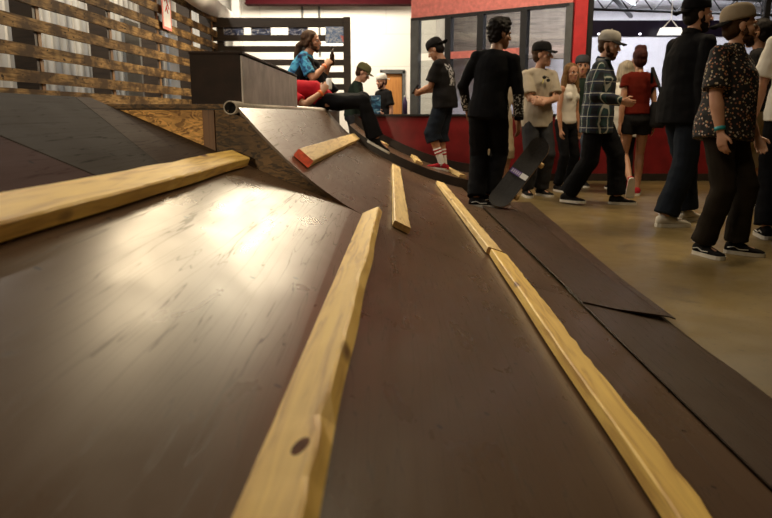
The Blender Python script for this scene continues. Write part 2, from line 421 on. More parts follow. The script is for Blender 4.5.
# bank in the foreground
t = thing('bank_ramp', 'low brown sheeted bank ramp in the foreground with a bright glare', 'ramp', (0, 0, 0))
bm = strip(z_bank, -1.32, XE, YB0, YQ0-0.005, 40)
from_bm('riding_surface', bm, M['sheet'], t)
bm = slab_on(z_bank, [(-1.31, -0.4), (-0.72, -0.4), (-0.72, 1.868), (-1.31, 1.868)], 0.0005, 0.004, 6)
o = from_bm('surface_sheet', bm, M['sheet_red'], t); o['label'] = 'lower sheet, its reddish tone put in for the light'
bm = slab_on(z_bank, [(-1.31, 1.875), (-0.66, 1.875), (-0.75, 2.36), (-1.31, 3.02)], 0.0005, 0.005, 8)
o = from_bm('surface_sheet', bm, M['sheet_grey'], t); o['label'] = 'sheet with a slanting edge, its grey put in for the light'
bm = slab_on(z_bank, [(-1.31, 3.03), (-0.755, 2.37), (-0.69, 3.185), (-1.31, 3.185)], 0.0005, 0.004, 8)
o = from_bm('surface_sheet', bm, M['sheet_dull'], t); o['label'] = 'added dull brown cover that hides glare by the deck front'  # added over the bank to hide the lamp's glare
# quarter pipe
t = thing('quarter_pipe', 'tall curved quarter pipe with steel coping behind the bank ramp', 'ramp', (0, YQ0, 0))
def loc(bm, dy=-YQ0):
    bmesh.ops.translate(bm, vec=(0, dy, 0), verts=bm.verts); return bm
from_bm('riding_surface', loc(strip(z_quarter, XC+0.03, XE, YQ0, YQ1, 44, 0.0, 0.016)), M['sheet'], t, False)
from_bm('ramp_core', loc(strip(lambda x: z_quarter(x)-0.017, XC+0.03, XE, YQ0+0.03, YQ1, 30)), M['osb_dark'], t)
# strand board side that shows above the bank
bm = B(); xs = [XC-0.012+(-0.13-XC+0.012)*i/16 for i in range(17)]
prism(bm, [(x, YQ0-0.004, min(DECK-0.045, z_quarter(x)-0.017)) for x in xs]+[(x, YQ0-0.004, z_bank(x)-0.02) for x in xs[::-1]], (0, 0.03, 0))
from_bm('side_panel', loc(bm), M['osb_dark'], t)
bm = B(); q = [(XC, YQ0-0.03, DECK-0.012), (XC, YQ1, DECK-0.012)]
n = 20; ro, ri = 0.031, 0.025
rings = [[bm.verts.new((XC+r*math.cos(2*math.pi*k/n), y, DECK-0.012+r*math.sin(2*math.pi*k/n))) for k in range(n)] for r, y in ((ri, YQ0+0.5), (ri, YQ0-0.03), (ro, YQ0-0.03), (ro, YQ1))]
for i, (a, b) in enumerate(zip(rings, rings[1:])):
    for k in range(n): bm.faces.new((a[k], a[(k+1) % n], b[(k+1) % n], b[k])).material_index = int(i == 0)
bm.faces.new(rings[-1])
bm.faces.new(rings[0]).material_index = 1  # bore coloured black for the shade inside the pipe
from_bm('coping', loc(bm), [M['steel'], M['black']], t, True)['label'] = 'round steel coping pipe'
# further ramp section, raised a little
ZR = 0.10; XS = -0.42
t = thing('ramp_section', 'raised far ramp section with a dark side board under the man with the phone', 'ramp', (0, YQ1, 0))
zf = lambda x: z_quarter(x)+ZR if x > -0.69 else 0
from_bm('riding_surface', loc(strip(zf, XS, 1.15, YQ1+0.033, YF1, 40), -YQ1), M['sheet'], t)
bm = B(); xs = [XS+(1.18-XS)*i/30 for i in range(31)]
prism(bm, [(x, YQ1+0.003, z_quarter(x)+ZR+0.004) for x in xs]+[(x, YQ1+0.003, 0.001) for x in xs[::-1]], (0, 0.029, 0))
from_bm('side_board', loc(bm, -YQ1), M['darkwood'], t)['label'] = 'dark stained side board'
bm = B()
prism(bm, [(x, YF1+0.002, z_quarter(x)+ZR+0.12) for x in xs]+[(x, YF1+0.002, 0.001) for x in xs[::-1]], (0, 0.03, 0))
from_bm('back_board', loc(bm, -YQ1), M['darkwood'], t)['label'] = 'dark board along the red half wall'
# deck platform
t = thing('deck_platform', 'strand board deck platform behind the quarter pipe coping', 'platform', (0, YQ0, 0))
bm = B(); box(bm, (-2.95, 0.0, DECK-0.02), (XC-0.034, 8.0, DECK)); from_bm('deck_top', bm, M['darkwood'], t)
bm = B(); box(bm, (-2.9, 0.03, 0.0), (XC-0.036, 7.95, DECK-0.021)); from_bm('core', bm, M['osb_dark'], t)
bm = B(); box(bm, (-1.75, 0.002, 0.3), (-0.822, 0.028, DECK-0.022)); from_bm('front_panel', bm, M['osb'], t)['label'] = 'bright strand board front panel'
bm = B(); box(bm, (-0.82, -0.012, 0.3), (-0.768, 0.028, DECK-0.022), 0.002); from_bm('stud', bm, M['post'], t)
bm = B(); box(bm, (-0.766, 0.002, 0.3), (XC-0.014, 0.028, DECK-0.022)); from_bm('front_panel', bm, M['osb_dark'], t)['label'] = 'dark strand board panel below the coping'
bm = B(); box(bm, (-2.95, -0.02, DECK-0.016), (XC-0.034, 0.0, DECK+0.004), 0.002); from_bm('edge_lip', bm, M['osb_dark'], t)
# upper bank side deck: behind the bank's top edge
t = thing('side_deck', 'low deck along the top edge of the foreground bank, left', 'platform', (-1.32, 0, 0))
bm = B(); box(bm, (-1.63, YB0, 0), (-0.004, YQ0-0.025, z_bank(-1.32))); from_bm('deck_top', bm, M['darkwood'], t)

# apron sheets at the foot
def apron(label, corners, lift=0.001):
    bm = slab_on(lambda x: max(0.001, 0.013+(z_low(XE)-0.006)*max(0, (1.25-x))/(1.25-XE)*1.0 if x < 1.25 else 0.004), corners, lift, 0.006, 14)
    return tag(from_bm('apron_sheet', bm, M['apron'], None), label, 'ramp sheet')
apron('dark apron sheet at the ramp foot nearest the viewer', [(XE, -1.2), (1.16, -1.2), (1.27, 3.3), (XE, 3.3)])
apron('dark apron sheet at the ramp foot with a curled corner, under the skateboarder', [(XE, 3.03), (1.265, 2.94), (1.49, 7.2), (XE, 7.2)],
      lambda s, q: 0.009+0.035*max(0, s-0.35)*max(0, 1-q*5))

# ---------------------------------------------------------------- loose 2x4 strips
def lumber(label, p0, p1, nor, w=0.089, h=0.038, mat='pine', red=False, wob=0.003, seed=0, roll=0.0, group=None):
    p0, p1 = V(p0), V(p1); L = (p1-p0).length; ya = (p1-p0).normalized()
    n = (V(nor)-ya*V(nor).dot(ya)).normalized(); xa = ya.cross(n)
    rnd = random.Random(seed); N = max(6, int(L/0.06))
    bm = B(); rings = []; c = 0.004
    sec = [(-w/2+c, 0), (w/2-c, 0), (w/2, c), (w/2, h-c), (w/2-c, h), (-w/2+c, h), (-w/2, h-c), (-w/2, c)]
    for i in range(N+1):
        y = L*i/N
        g = wob*noise.noise(V((seed*7.1, y*2.0, 0))); e = wob*1.3*abs(noise.noise(V((seed*3.3, y*11.0, 5)))); e2 = wob*noise.noise(V((seed*5.3, y*6, 2)))
        ring = []
        for k, (a, b) in enumerate(sec):
            xx = a+g; zz = b
            if k in (3, 4): xx -= e*(1.6 if k == 3 else 2.4); zz -= e*0.5
            if k in (5, 6): xx += max(0, e2)
            ring.append(bm.verts.new((xx, y, zz)))
        rings.append(ring)
    for a, b in zip(rings, rings[1:]):
        for k in range(8): bm.faces.new((a[k], a[(k+1) % 8], b[(k+1) % 8], b[k]))
    bm.faces.new(rings[0]).material_index = 1; bm.faces.new(rings[-1]).material_index = 2
    o = from_bm('lumber_strip', bm, [M[mat], M['redend'] if red else M['endgrain'], M['endgrain']])
    o.matrix_world = Matrix.Translation(p0) @ Matrix((xa, ya, n)).transposed().to_4x4()
    return tag(o, label, 'lumber', group)
def on(f, X, Y, lift=0.004): return (X, Y, f(X)+lift)
nb = nrm(z_bank, -0.6)
lumber('long yellow pine strip lying on the bank at the left edge', (-0.70, 0.5, z_bank(-0.70)+0.006), (-0.655, 3.1, z_bank(-0.655)+0.006), nb, mat='pine', seed=1, wob=0.006, w=0.092, h=0.042)
lumber('long yellow pine strip with a dark knot running to the viewer at the centre', (-0.125, 0.30, z_bank(-0.125)+0.008), (-0.062, 3.25, z_low(-0.062)+0.008), V((-0.45, 0, 1)), seed=2, wob=0.008, w=0.1, h=0.036)
def knot(o, px, py, rx, ry):
    d = ray(px, py); mi = o.matrix_world.inverted(); a = mi @ V((0, 0, CAMZ)); v = mi.to_3x3() @ d
    h = max(q.co.z for q in o.data.vertices); k = (h-a.z)/v.z; p = a+v*k
    bm = B(); ell(bm, (p.x, p.y, h-0.0004), (rx, ry, 0.0009)); from_bm('knot', bm, KN, o, True)['label'] = 'dark knot'
KN = simple('dark pine knot', (0.13, 0.045, 0.014), 0.9, 0.5, 60)
bpy.context.view_layer.update()
L_ = {o['label'][:22]: o for o in C.objects if o.name.startswith('lumber')}
knot(L_['long yellow pine strip'], 300, 446, 0.013, 0.024)
nq = nrm(z_quarter, -0.38)
lumber('pale pine strip with a red painted end on the quarter pipe', (-0.415, 3.42, z_quarter(-0.415)+0.006), (-0.355, 7.95, z_quarter(-0.355)+0.006), nq, mat='pine_pale', red=True, seed=3, w=0.094, h=0.044)
lumber('short looking pale pine strip in the middle of the quarter pipe', on(z_low, 0.068, 3.3, 0.005), on(z_low, 0.095, 7.3, 0.005), nrm(z_low, 0.08), mat='pine_pale', seed=4, h=0.032)
lumber('pine strip running up to the skateboarder\'s feet', on(z_low, 0.585, 3.74, 0.006), on(z_low, 0.575, 7.5, 0.006), nrm(z_low, 0.58), mat='pine_pale', seed=5)
lumber('yellow pine strip reaching the lower right corner', on(z_low, 0.545, 0.75, 0.006), on(z_low, 0.60, 3.70, 0.006), nrm(z_low, 0.58), w=0.096, seed=6, wob=0.006)
zz = lambda X: z_quarter(X)+ZR
lumber('short pine offcut under the seated red shirted person\'s shoe', on(zz, -0.17, 8.2), on(zz, -0.02, 8.9), nrm(zz, -0.1), mat='pine_pale', seed=7)
lumber('short pine offcut behind the heels of the man with the phone', on(zz, 0.38, 8.25), on(zz, 0.36, 9.3), nrm(zz, 0.37), mat='pine_pale', seed=8)
lumber('short pine offcut on the low end of the far ramp section', on(zz, 0.9, 8.25), on(zz, 0.78, 9.3), nrm(zz, 0.84), mat='pine_pale', seed=9)

# ---------------------------------------------------------------- box on the deck
t = thing('ledge_box', 'dark wooden ledge box standing on the deck', 'box', (-0.81, 3.36, DECK+0.0))
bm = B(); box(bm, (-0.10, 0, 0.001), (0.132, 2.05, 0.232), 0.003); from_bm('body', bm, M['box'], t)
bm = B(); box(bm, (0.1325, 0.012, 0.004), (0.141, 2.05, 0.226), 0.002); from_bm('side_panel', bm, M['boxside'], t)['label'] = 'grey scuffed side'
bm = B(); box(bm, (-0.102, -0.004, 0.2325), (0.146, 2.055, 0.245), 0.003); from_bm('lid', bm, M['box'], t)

# ---------------------------------------------------------------- slat fences
XF = -2.64
t = thing('slat_fence', 'long fence of weathered wooden slats along the left side of the deck', 'fence', (XF, 4.0, DECK), -0.012)
def atX(px, py, X):
    d = ray(px, py); return V((0, 0, CAMZ))+d*(X/d.x)
zs = [atX(0, y, XF).z for y in (94, 73.5, 46, 17, -11)]+[atX(213, y, XF).z for y in (47, 35, 20.5)]
for i, z in enumerate(zs):
    bm = B(); N = 40; rr = random.Random(i)
    rings = []
    for k in range(N+1):
        y = -1.0+8.15*k/N; a = 0.004*noise.noise(V((i*3.7, y*1.5, 0))); b = 0.003*noise.noise(V((i*2.1+40, y*4, 0)))
        zc = z-DECK
        rings.append([bm.verts.new((x, y, zc+q)) for x, q in ((0, -0.045+a), (0, 0.045+b), (-0.024, 0.045+b), (-0.024, -0.045+a))])
    for a, b in zip(rings, rings[1:]):
        for k in range(4): bm.faces.new((a[k], a[(k+1) % 4], b[(k+1) % 4], b[k]))
    bm.faces.new(rings[0]); bm.faces.new(rings[-1])
    from_bm('slat', bm, M['slat'], t)
for y in (3.4, 4.2, 5.6, 7.0, 8.4, 9.8, 10.9):
    bm = B(); box(bm, (-0.2, y-4.09, 0.001), (-0.03, y-4.045, 1.5), 0.003); from_bm('post', bm, M['slat_dark'], t)  # shaded side of each post, its darkness put into the colour
    bm = B(); box(bm, (-0.12, y-4.044, 0.001), (-0.025, y-3.99, 1.5), 0.003); from_bm('stud', bm, M['stud'], t)  # lit face of the same post, coloured lighter brown
YBF = 11.06
t = thing('slat_screen', 'dark slatted timber screen at the end of the deck', 'fence', (XF, YBF, DECK))
W = 2.1
for yy in (22.5, 38, 49, 62.5, 75, 87, 98):
    z = atY(280, yy, YBF).z; h = 0.07 if yy < 30 else 0.045
    bm = B(); box(bm, (0, 0, z-DECK-h), (W, 0.03, z-DECK+h), 0.003); from_bm('slat', bm, M['slat_dark'], t)
for x in (0.12, W-0.06):
    bm = B(); box(bm, (x-0.05, 0.031, 0.001), (x+0.06, 0.12, 1.38), 0.003); from_bm('post', bm, M['slat_dark'], t)
for x in (W-0.07,):
    bm = B(); box(bm, (x-0.03, -0.03, 0.001), (x+0.07, -0.001, 1.38), 0.003); from_bm('post', bm, M['slat_dark'], t)
# posters behind and on the screen
for i, px in enumerate((234, 261, 298)):
    p = atY(px, 32, YBF+0.03); bm = B(); box(bm, (p.x-0.15, YBF+0.0325, p.z-0.1), (p.x+0.15, YBF+0.036, p.z+0.1))
    tag(from_bm('poster', bm, M['poster_dark']), ['dark blue poster on the timber screen, nearest the slat fence', 'dark blue poster on the timber screen, second from the slat fence', 'dark blue poster on the timber screen above the seated man\'s head'][i], 'poster', 'dark posters on the timber screen')
p = atY(336, 35, YBF-0.01); bm = B(); box(bm, (p.x-0.16, YBF-0.006, p.z-0.12), (p.x+0.15, YBF-0.002, p.z+0.12))
o = tag(from_bm('poster', bm, M['poster_blue']), 'white and blue poster with a red patch on the timber screen', 'poster')
bm = B(); prism(bm, [(p.x+0.06, YBF-0.0075, p.z+0.0), (p.x+0.14, YBF-0.0075, p.z-0.02), (p.x+0.14, YBF-0.0075, p.z-0.09), (p.x+0.1, YBF-0.0075, p.z-0.1)], (0, 0.001, 0))
from_bm('red_patch', bm, M['redband'], o)
# sign hanging on the slat fence
p = V((XF+0.012, XF/((166-386)/700)*CT, 0)); d = ray(166, 12); k = (XF+0.085)/d.x; p = V((0, 0, CAMZ))+d*k
t = thing('hanging_sign', 'narrow white sign with a red border hung on the slat fence', 'sign', (p.x, p.y, p.z))
bm = B(); box(bm, (0, -0.17, -0.2), (0.008, 0.17, 0.32), 0.002); from_bm('board', bm, M['redband'], t)
bm = B(); box(bm, (0.0085, -0.13, -0.17), (0.01, 0.13, 0.3)); from_bm('face', bm, M['paper'], t)
bm = B()
for (y, z, h) in ((-0.02, 0.0, 0.05), (0.03, 0.05, 0.04), (-0.03, 0.11, 0.05), (0.02, 0.17, 0.04)):
    tube(bm, [(0.011, y-0.05, z), (0.011, y, z+h), (0.011, y+0.05, z-0.01)], [0.008]*3, 6)
from_bm('lettering', bm, M['redpost'], t)

# ---------------------------------------------------------------- hall shell
bm = B(); box(bm, (-4.2, -4, -0.1), (9, 16, 0)); struct(from_bm('floor', bm, M['floor']))
bm = B(); N = 110; pts = []
for k in range(N*4+1):
    y = -4+20*k/(N*4); pts.append((-3.55+(0.045 if (k % 4) in (0, 1) else 0.0), y, 0))
for a, b in zip(pts, pts[1:]):
    vs = [bm.verts.new(a), bm.verts.new(b), bm.verts.new((b[0], b[1], 4.4)), bm.verts.new((a[0], a[1], 4.4))]; bm.faces.new(vs)
struct(from_bm('wall_left', bm, M['corr']))
YW = 14.0
bm = B()
xa, xb = atY(380, 90, YW).x, atY(405, 90, YW).x
box(bm, (-3.6, YW, 0), (xa, YW+0.15, 3.4)); box(bm, (xb, YW, 0), (0.95, YW+0.15, 3.4)); box(bm, (xa, YW, 1.72), (xb, YW+0.15, 3.4))
struct(from_bm('wall_back', bm, M['block']))
bm = B(); box(bm, (-3.6, YW, 3.4), (0.95, YW+0.15, 4.4)); struct(from_bm('wall_upper', bm, simple('dark upper wall', (0.05, 0.045, 0.04), 0.8)))  # unseen; darkened to keep its reflection off the ramp sheets
bm = B(); box(bm, (-4.2, -4, 4.4), (9, 16, 4.5)); struct(from_bm('ceiling', bm, simple('ceiling panels', (0.1, 0.09, 0.075), 0.8)))
bm = B(); box(bm, (8.9, -4, 0), (9, 16, 4.4)); struct(from_bm('wall_right', bm, simple('dark hall wall', (0.05, 0.042, 0.033), 0.8)))
bm = B(); box(bm, (-4.2, -4.1, 0), (9, -4, 4.4)); struct(from_bm('wall_front', bm, simple('dim hall wall', (0.04, 0.033, 0.025), 0.8)))
# door in the back wall
fr = B()
for x in (xa, xb-0.05): box(fr, (x, YW-0.03, 0), (x+0.05, YW+0.1, 1.72))
box(fr, (xa, YW-0.03, 1.67), (xb, YW+0.1, 1.74))
d = struct(from_bm('door_1', fr, M['grey']))
bm = B(); box(bm, (xa+0.06, YW+0.05, 0.02), (xb-0.06, YW+0.09, 1.66), 0.004)
box(bm, (xa+0.1, YW+0.043, 0.9), (xb-0.12, YW+0.05, 1.55), 0.003)
from_bm('door_leaf', bm, mat_wood('orange veneer', (0.5, 0.21, 0.045), (0.4, 0.15, 0.03), 2, False), d)
# red beam high on the back wall, pale conduit, duct
bm = B(); x0, x1 = atY(246, 2, YW-0.3).x, atY(412, 2, YW-0.3).x; zb = atY(300, 4, YW-0.3).z
box(bm, (x0, YW-0.35, zb), (x1, YW-0.25, zb+0.35)); box(bm, (x0, YW-0.45, zb+0.33), (x1, YW-0.15, zb+0.36)); box(bm, (x0, YW-0.45, zb-0.02), (x1, YW-0.15, zb+0.005))
struct(from_bm('trim_1', bm, M['redbeam']))
for px in (302, 319):
    a = atY(px, 12, YW-0.05); bm = B(); tube(bm, [(a.x, YW-0.03, 2.0), (a.x, YW-0.03, 4.39)], [0.02, 0.02], 8); from_bm('conduit', bm, M['grey']); 
    tag(bpy.data.objects[-1] if False else C.objects[-1], 'thin grey conduit pipe on the white back wall, %s' % ('above the seated man' if px == 302 else 'right of the seated man\'s head'), 'pipe')
bm = B(); tube(bm, [atY(150, -42, 7.0), atY(196, -4, 9.5), atY(226, 17, 12.5)], [0.13]*3, 16)
struct(from_bm('trim_2', bm, M['white'], None, True))
a = atY(236, 10, YW-0.2); bm = B(); box(bm, (a.x-0.07, YW-0.25, 0), (a.x+0.07, YW-0.001, 4.39)); struct(from_bm('trim_3', bm, M['white']))

# stored things between fence and corrugated wall
def panel(label, px, w, z0, z1, m, name='leaning_board', X=-3.1):
    d = ray(px, 80); k = X/d.x; y = d.y*k
    bm = B(); box(bm, (X, y-w/2, 0.002), (X+0.04, y+w/2, z1), 0.003)
    return tag(from_bm(name, bm, m), label, 'board')
panel('grey steel sheet leaning on the corrugated wall behind the slat fence', 132, 0.5, 0.97, 2.0, M['grey'])
panel('narrow red board leaning on the corrugated wall behind the slat fence', 147, 0.14, 0.97, 2.1, M['red'])
panel('pale blue board leaning behind the far end of the slat fence', 177, 0.9, 0.97, 2.0, simple('pale blue laminate', (0.5, 0.58, 0.72), 0.5, 0.2, 2))
panel('dark board leaning behind the slat fence beside the narrow red board', 156, 0.4, 0.97, 2.2, M['darkwood'])
# half wall
YH = 9.72; HT = 0.905
t = thing('half_wall', 'red half wall with a black cap behind the ramps', 'half wall', (0, YH, 0))
xl = -0.42
bm = B(); box(bm, (xl, 0, 0.1), (6.9, 0.12, HT-0.03)); from_bm('panel', bm, M['red'], t)
bm = B(); box(bm, (xl-0.02, -0.025, HT-0.03), (6.9, 0.15, HT), 0.004); from_bm('cap', bm, M['black'], t)['label'] = 'black cap board'
bm = B(); box(bm, (xl, -0.012, 0.0), (6.9, 0.12, 0.1)); from_bm('kick_board', bm, M['darkwood'], t)

# storefront: angled bay on the left, red post, wide opening on the right
PA, PB = V((0.47, 11.5, 0)), V((2.50, 9.95, 0))
ang = math.atan2(PB.y-PA.y, PB.x-PA.x); LA = (PB-PA).length
t = thing('angled_storefront', 'angled storefront of dark framed windows under a red band', 'storefront', PA, ang)
zt, zm, zc = atY(418, 18, 11.47).z, 1.78, 0.93
bm = B(); box(bm, (-0.05, -0.06, zt), (LA+0.05, 0.06, 4.39)); from_bm('red_band', bm, M['redband'], t)['label'] = 'red band over the windows'
bm = B(); box(bm, (0.62, -0.035, zm-0.05), (1.9, 0.035, zm+0.05)); from_bm('mid_rail', bm, M['redband'], t)['label'] = 'red middle rail'
ms = [0, 0.23*LA, 0.46*LA, 0.75*LA, LA]
ms = [0.0, 0.62, 1.18, 1.88, LA]
for i, x in enumerate(ms):
    w = 0.05 if i else 0.07
    bm = B(); box(bm, (x-w, -0.05, 0), (x+w, 0.05, zt)); from_bm('mullion', bm, M['grey'] if i in (0, 4) else M['black'], t)
for i in range(4):
    a, b = ms[i]+0.055, ms[i+1]-0.055
    bm = B(); box(bm, (a, -0.005, zm+0.055), (b, 0.005, zt)); from_bm('pane', bm, M['glass'], t)
    bm = B(); box(bm, (a, -0.005, 0.1), (b, 0.005, zm-0.055)); from_bm('pane', bm, M['glass'], t)
bm = B(); box(bm, (-0.05, -0.055, zt-0.04), (LA, 0.055, zt-0.001)); from_bm('head_rail', bm, M['black'], t)
px0 = (566-386)/700*9.85
t = thing('storefront_post', 'bright red post between the two storefront windows', 'post', (2.62, 9.9, 0))
bm = B(); box(bm, (-0.085, -0.05, 0), (0.085, 0.05, 4.39), 0.004); from_bm('post', bm, M['redpost'], t)
t = thing('wide_storefront', 'wide black framed storefront window behind the crowd at right', 'storefront', (2.72, 9.92, 0))
W = 4.6
bm = B(); box(bm, (0, -0.06, 2.44), (W, 0.06, 4.39)); from_bm('header', bm, M['black'], t)
bm = B(); box(bm, (0, -0.05, 1.93), (W, 0.05, 2.14)); from_bm('transom', bm, M['purple'], t)['label'] = 'dark purple transom band'
for x in (0.03, 2.4, W-0.04):
    bm = B(); box(bm, (x-0.035, -0.055, 0), (x+0.035, 0.055, 2.43)); from_bm('mullion', bm, M['black'], t)
for (a, b) in ((0.07, 2.36), (2.44, W-0.08)):
    bm = B(); box(bm, (a, -0.004, 2.145), (b, 0.004, 2.435)); from_bm('pane', bm, M['glass'], t)
    bm = B(); box(bm, (a, -0.004, 0.92), (b, 0.004, 1.925)); from_bm('pane', bm, M['glass'], t)
# shop interior
YI = 14.2
bm = B(); box(bm, (0.95, YI, 0), (9, YI+0.1, 4.4)); struct(from_bm('wall_shop', bm, simple('shop wall paint', (0.8, 0.76, 0.8), 0.7, 0.04)))
bm = B(); box(bm, (0.95, YW-2.2, 0), (1.05, YI, 4.4)); struct(from_bm('wall_partition', bm, simple('shop side wall', (0.55, 0.52, 0.5), 0.7, 0.1)))
bm = B(); box(bm, (1.06, 13.3, 1.9), (3.55, 13.5, 4.39)); 
o = tag(from_bm('backdrop', bm, mat_wood('brown boarded bulkhead', (0.19, 0.14, 0.1), (0.05, 0.035, 0.025), 0, False)), 'brown boarded bulkhead added inside the shop to darken the angled windows', 'backdrop')  # added backdrop; its brown stands in for reflections in the panes
for i in range(5):
    y = 10.6+i*0.75; bm = B(); box(bm, (1.1, y, 3.0), (8.8, y+0.08, 3.14))
    tag(from_bm('ceiling_beam', bm, M['darkwood']), 'dark ceiling beam inside the shop, row %s from the glass' % ['first', 'second', 'third', 'fourth', 'fifth'][i], 'beam', 'shop ceiling beams')
tubem = mat_emit('fluorescent tube', (0.86, 0.9, 1.0), 14)
for i, (x, y, z, ln, rz) in enumerate(((3.4, 11.2, 2.86, 1.5, 35), (5.0, 11.6, 2.86, 1.5, 35), (2.1, 11.6, 2.9, 1.2, 10), (4.2, 13.0, 2.9, 1.8, 60), (6.2, 12.6, 2.9, 1.8, 20))):
    t = thing('tube_lamp', ['fluorescent tube lamp in the shop above the grey capped man', 'fluorescent tube lamp in the shop above the red haired woman', 'fluorescent tube lamp in the shop behind the angled storefront', 'fluorescent tube lamp deep in the shop', 'fluorescent tube lamp in the shop at far right'][i], 'lamp', (x, y, z), R(rz), 'shop tube lamps')
    bm = B(); box(bm, (-ln/2, -0.06, 0.02), (ln/2, 0.06, 0.07), 0.004); from_bm('housing', bm, M['white'], t)
    bm = B()
    for q in (-ln*0.4, ln*0.4):
        tube(bm, [(q, 0, 0.07), (q, 0, 4.4-z)], [0.008]*2, 6); from_bm('hanger', bm, M['grey'], t); bm = B()
    bm.free()
    bm = B(); tube(bm, [(-ln/2+0.03, 0, 0), (ln/2-0.03, 0, 0)], [0.018]*2, 8); from_bm('tube', bm, tubem, t)
bm = B(); tube(bm, [(2.4, 11.0, 2.75), (8.5, 12.2, 2.72)], [0.05]*2, 10); tag(from_bm('ceiling_pipe', bm, M['grey'], None, True), 'grey pipe crossing under the shop ceiling', 'pipe')
bm = B(); tube(bm, [(3.0, 10.4, 2.7), (4.6, 13.8, 2.7)], [0.04]*2, 10); tag(from_bm('ceiling_pipe', bm, M['black'], None, True), 'black pipe running back under the shop ceiling', 'pipe')

t = thing('truss', 'black lighting truss crossing the upper shop window', 'truss', (3.0, 11.4, 2.5), R(12))
for z in (0, 0.22):
    bm = B(); tube(bm, [(0, 0, z), (4.2, 0, z)], [0.022]*2, 8); from_bm('rail', bm, M['black'], t, True)
for k in range(10):
    bm = B(); tube(bm, [(0.42*k, 0, 0.0), (0.42*k+0.21, 0, 0.22), (0.42*k+0.42, 0, 0.0)], [0.012]*3, 6); from_bm('brace', bm, M['black'], t)
for i, (px, py, c) in enumerate(((599, 34, 'paper'), (640, 34, 'paper'))):
    a = atY(px, py, 9.86); bm = B(); ell(bm, (a.x, 9.86, a.z), (0.02, 0.012, 0.014), None, 10, 8)
    tag(from_bm('spot_lamp', bm, mat_emit('small lamp face', (0.9, 0.88, 1.0), 3)), 'tiny white lamp on the purple band, %s' % ('above the grey capped man' if i == 0 else 'above the red haired woman'), 'lamp')
a = atY(671, 30, 9.7); t = thing('pendant_lamp', 'white pendant lamp in front of the purple band beside the black cap', 'lamp', (a.x, 9.72, a.z))
bm = B(); prism(bm, [(-0.16, -0.05, -0.06), (0.16, -0.05, -0.06), (0.12, -0.05, 0.03), (-0.12, -0.05, 0.03)], (0, 0.1, 0)); from_bm('lamp_shade', bm, mat_emit('lit lamp shade', (1.0, 0.97, 0.95), 0.9), t)
bm = B(); tube(bm, [(-0.1, 0, 0.031), (0, 0, 0.14), (0.1, 0, 0.031)], [0.008]*3, 6); tube(bm, [(0, 0, 0.14), (0, 0, 4.39-a.z)], [0.006]*2, 6); from_bm('hanger', bm, M['paper'], t)
# ---------------------------------------------------------------- people
def ik(a, b, l1, l2, pole):
    a, b, pole = V(a), V(b), V(pole); d = b-a; L = d.length
    if L > (l1+l2)*0.995: d = d*((l1+l2)*0.995/L); L = d.length; b = a+d
    n = d/L; x = (l1*l1-l2*l2+L*L)/(2*L); h = math.sqrt(max(0, l1*l1-x*x))
    p = pole-n*pole.dot(n); p = p.normalized() if p.length > 1e-4 else n.orthogonal().normalized()
    return a+n*x+p*h, b
def lerp(a, b, t): return a+(b-a)*t

def make_hand(wrist, dirv, palmn, side, curl, s, vox):
    """palm, four unequal curled fingers and a thumb leaving the side of the palm; palmn points out of the palm"""
    bm = B(); d = V(dirv).normalized(); n = V(palmn); n = (n-d*n.dot(d)).normalized()
    w = d.cross(n)*(1 if side > 0 else -1)      # towards the thumb
    W0 = V(wrist)
    tube(bm, [W0-d*0.03*s, W0+d*0.02*s, W0+d*0.055*s, W0+d*0.088*s], [(0.026*s, 0.02*s), (0.032*s, 0.018*s), (0.042*s, 0.016*s), (0.038*s, 0.013*s)], 12, w)
    for k, (off, L) in enumerate(((0.028, 0.074), (0.0095, 0.082), (-0.0095, 0.076), (-0.028, 0.06))):
        p = W0+d*(0.08-0.004*abs(k-1))*s+w*off*s; a = curl*(0.9+0.08*k); pts = [p-d*0.02*s, p]; ang = a*0.45; q = p
        for seg in (0.46, 0.3, 0.24):
            q = q+(d*math.cos(ang)+n*math.sin(ang))*L*seg*s+w*off*0.05*s; pts.append(q); ang += a*0.75
        tube(bm, pts, [0.0095*s, 0.0095*s, 0.009*s, 0.008*s, 0.0065*s], 8)
    th = W0+d*0.025*s+w*0.03*s; tdir = (d*0.75+w*0.65+n*0.3*curl).normalized()
    t2 = th+tdir*0.042*s; t3 = t2+(d*0.95+w*0.15+n*0.5*curl).normalized()*0.034*s
    tube(bm, [th-tdir*0.02*s, th, t2, t3], [0.012*s, 0.0125*s, 0.011*s, 0.008*s], 8)
    return voxel(bm, vox, 2)

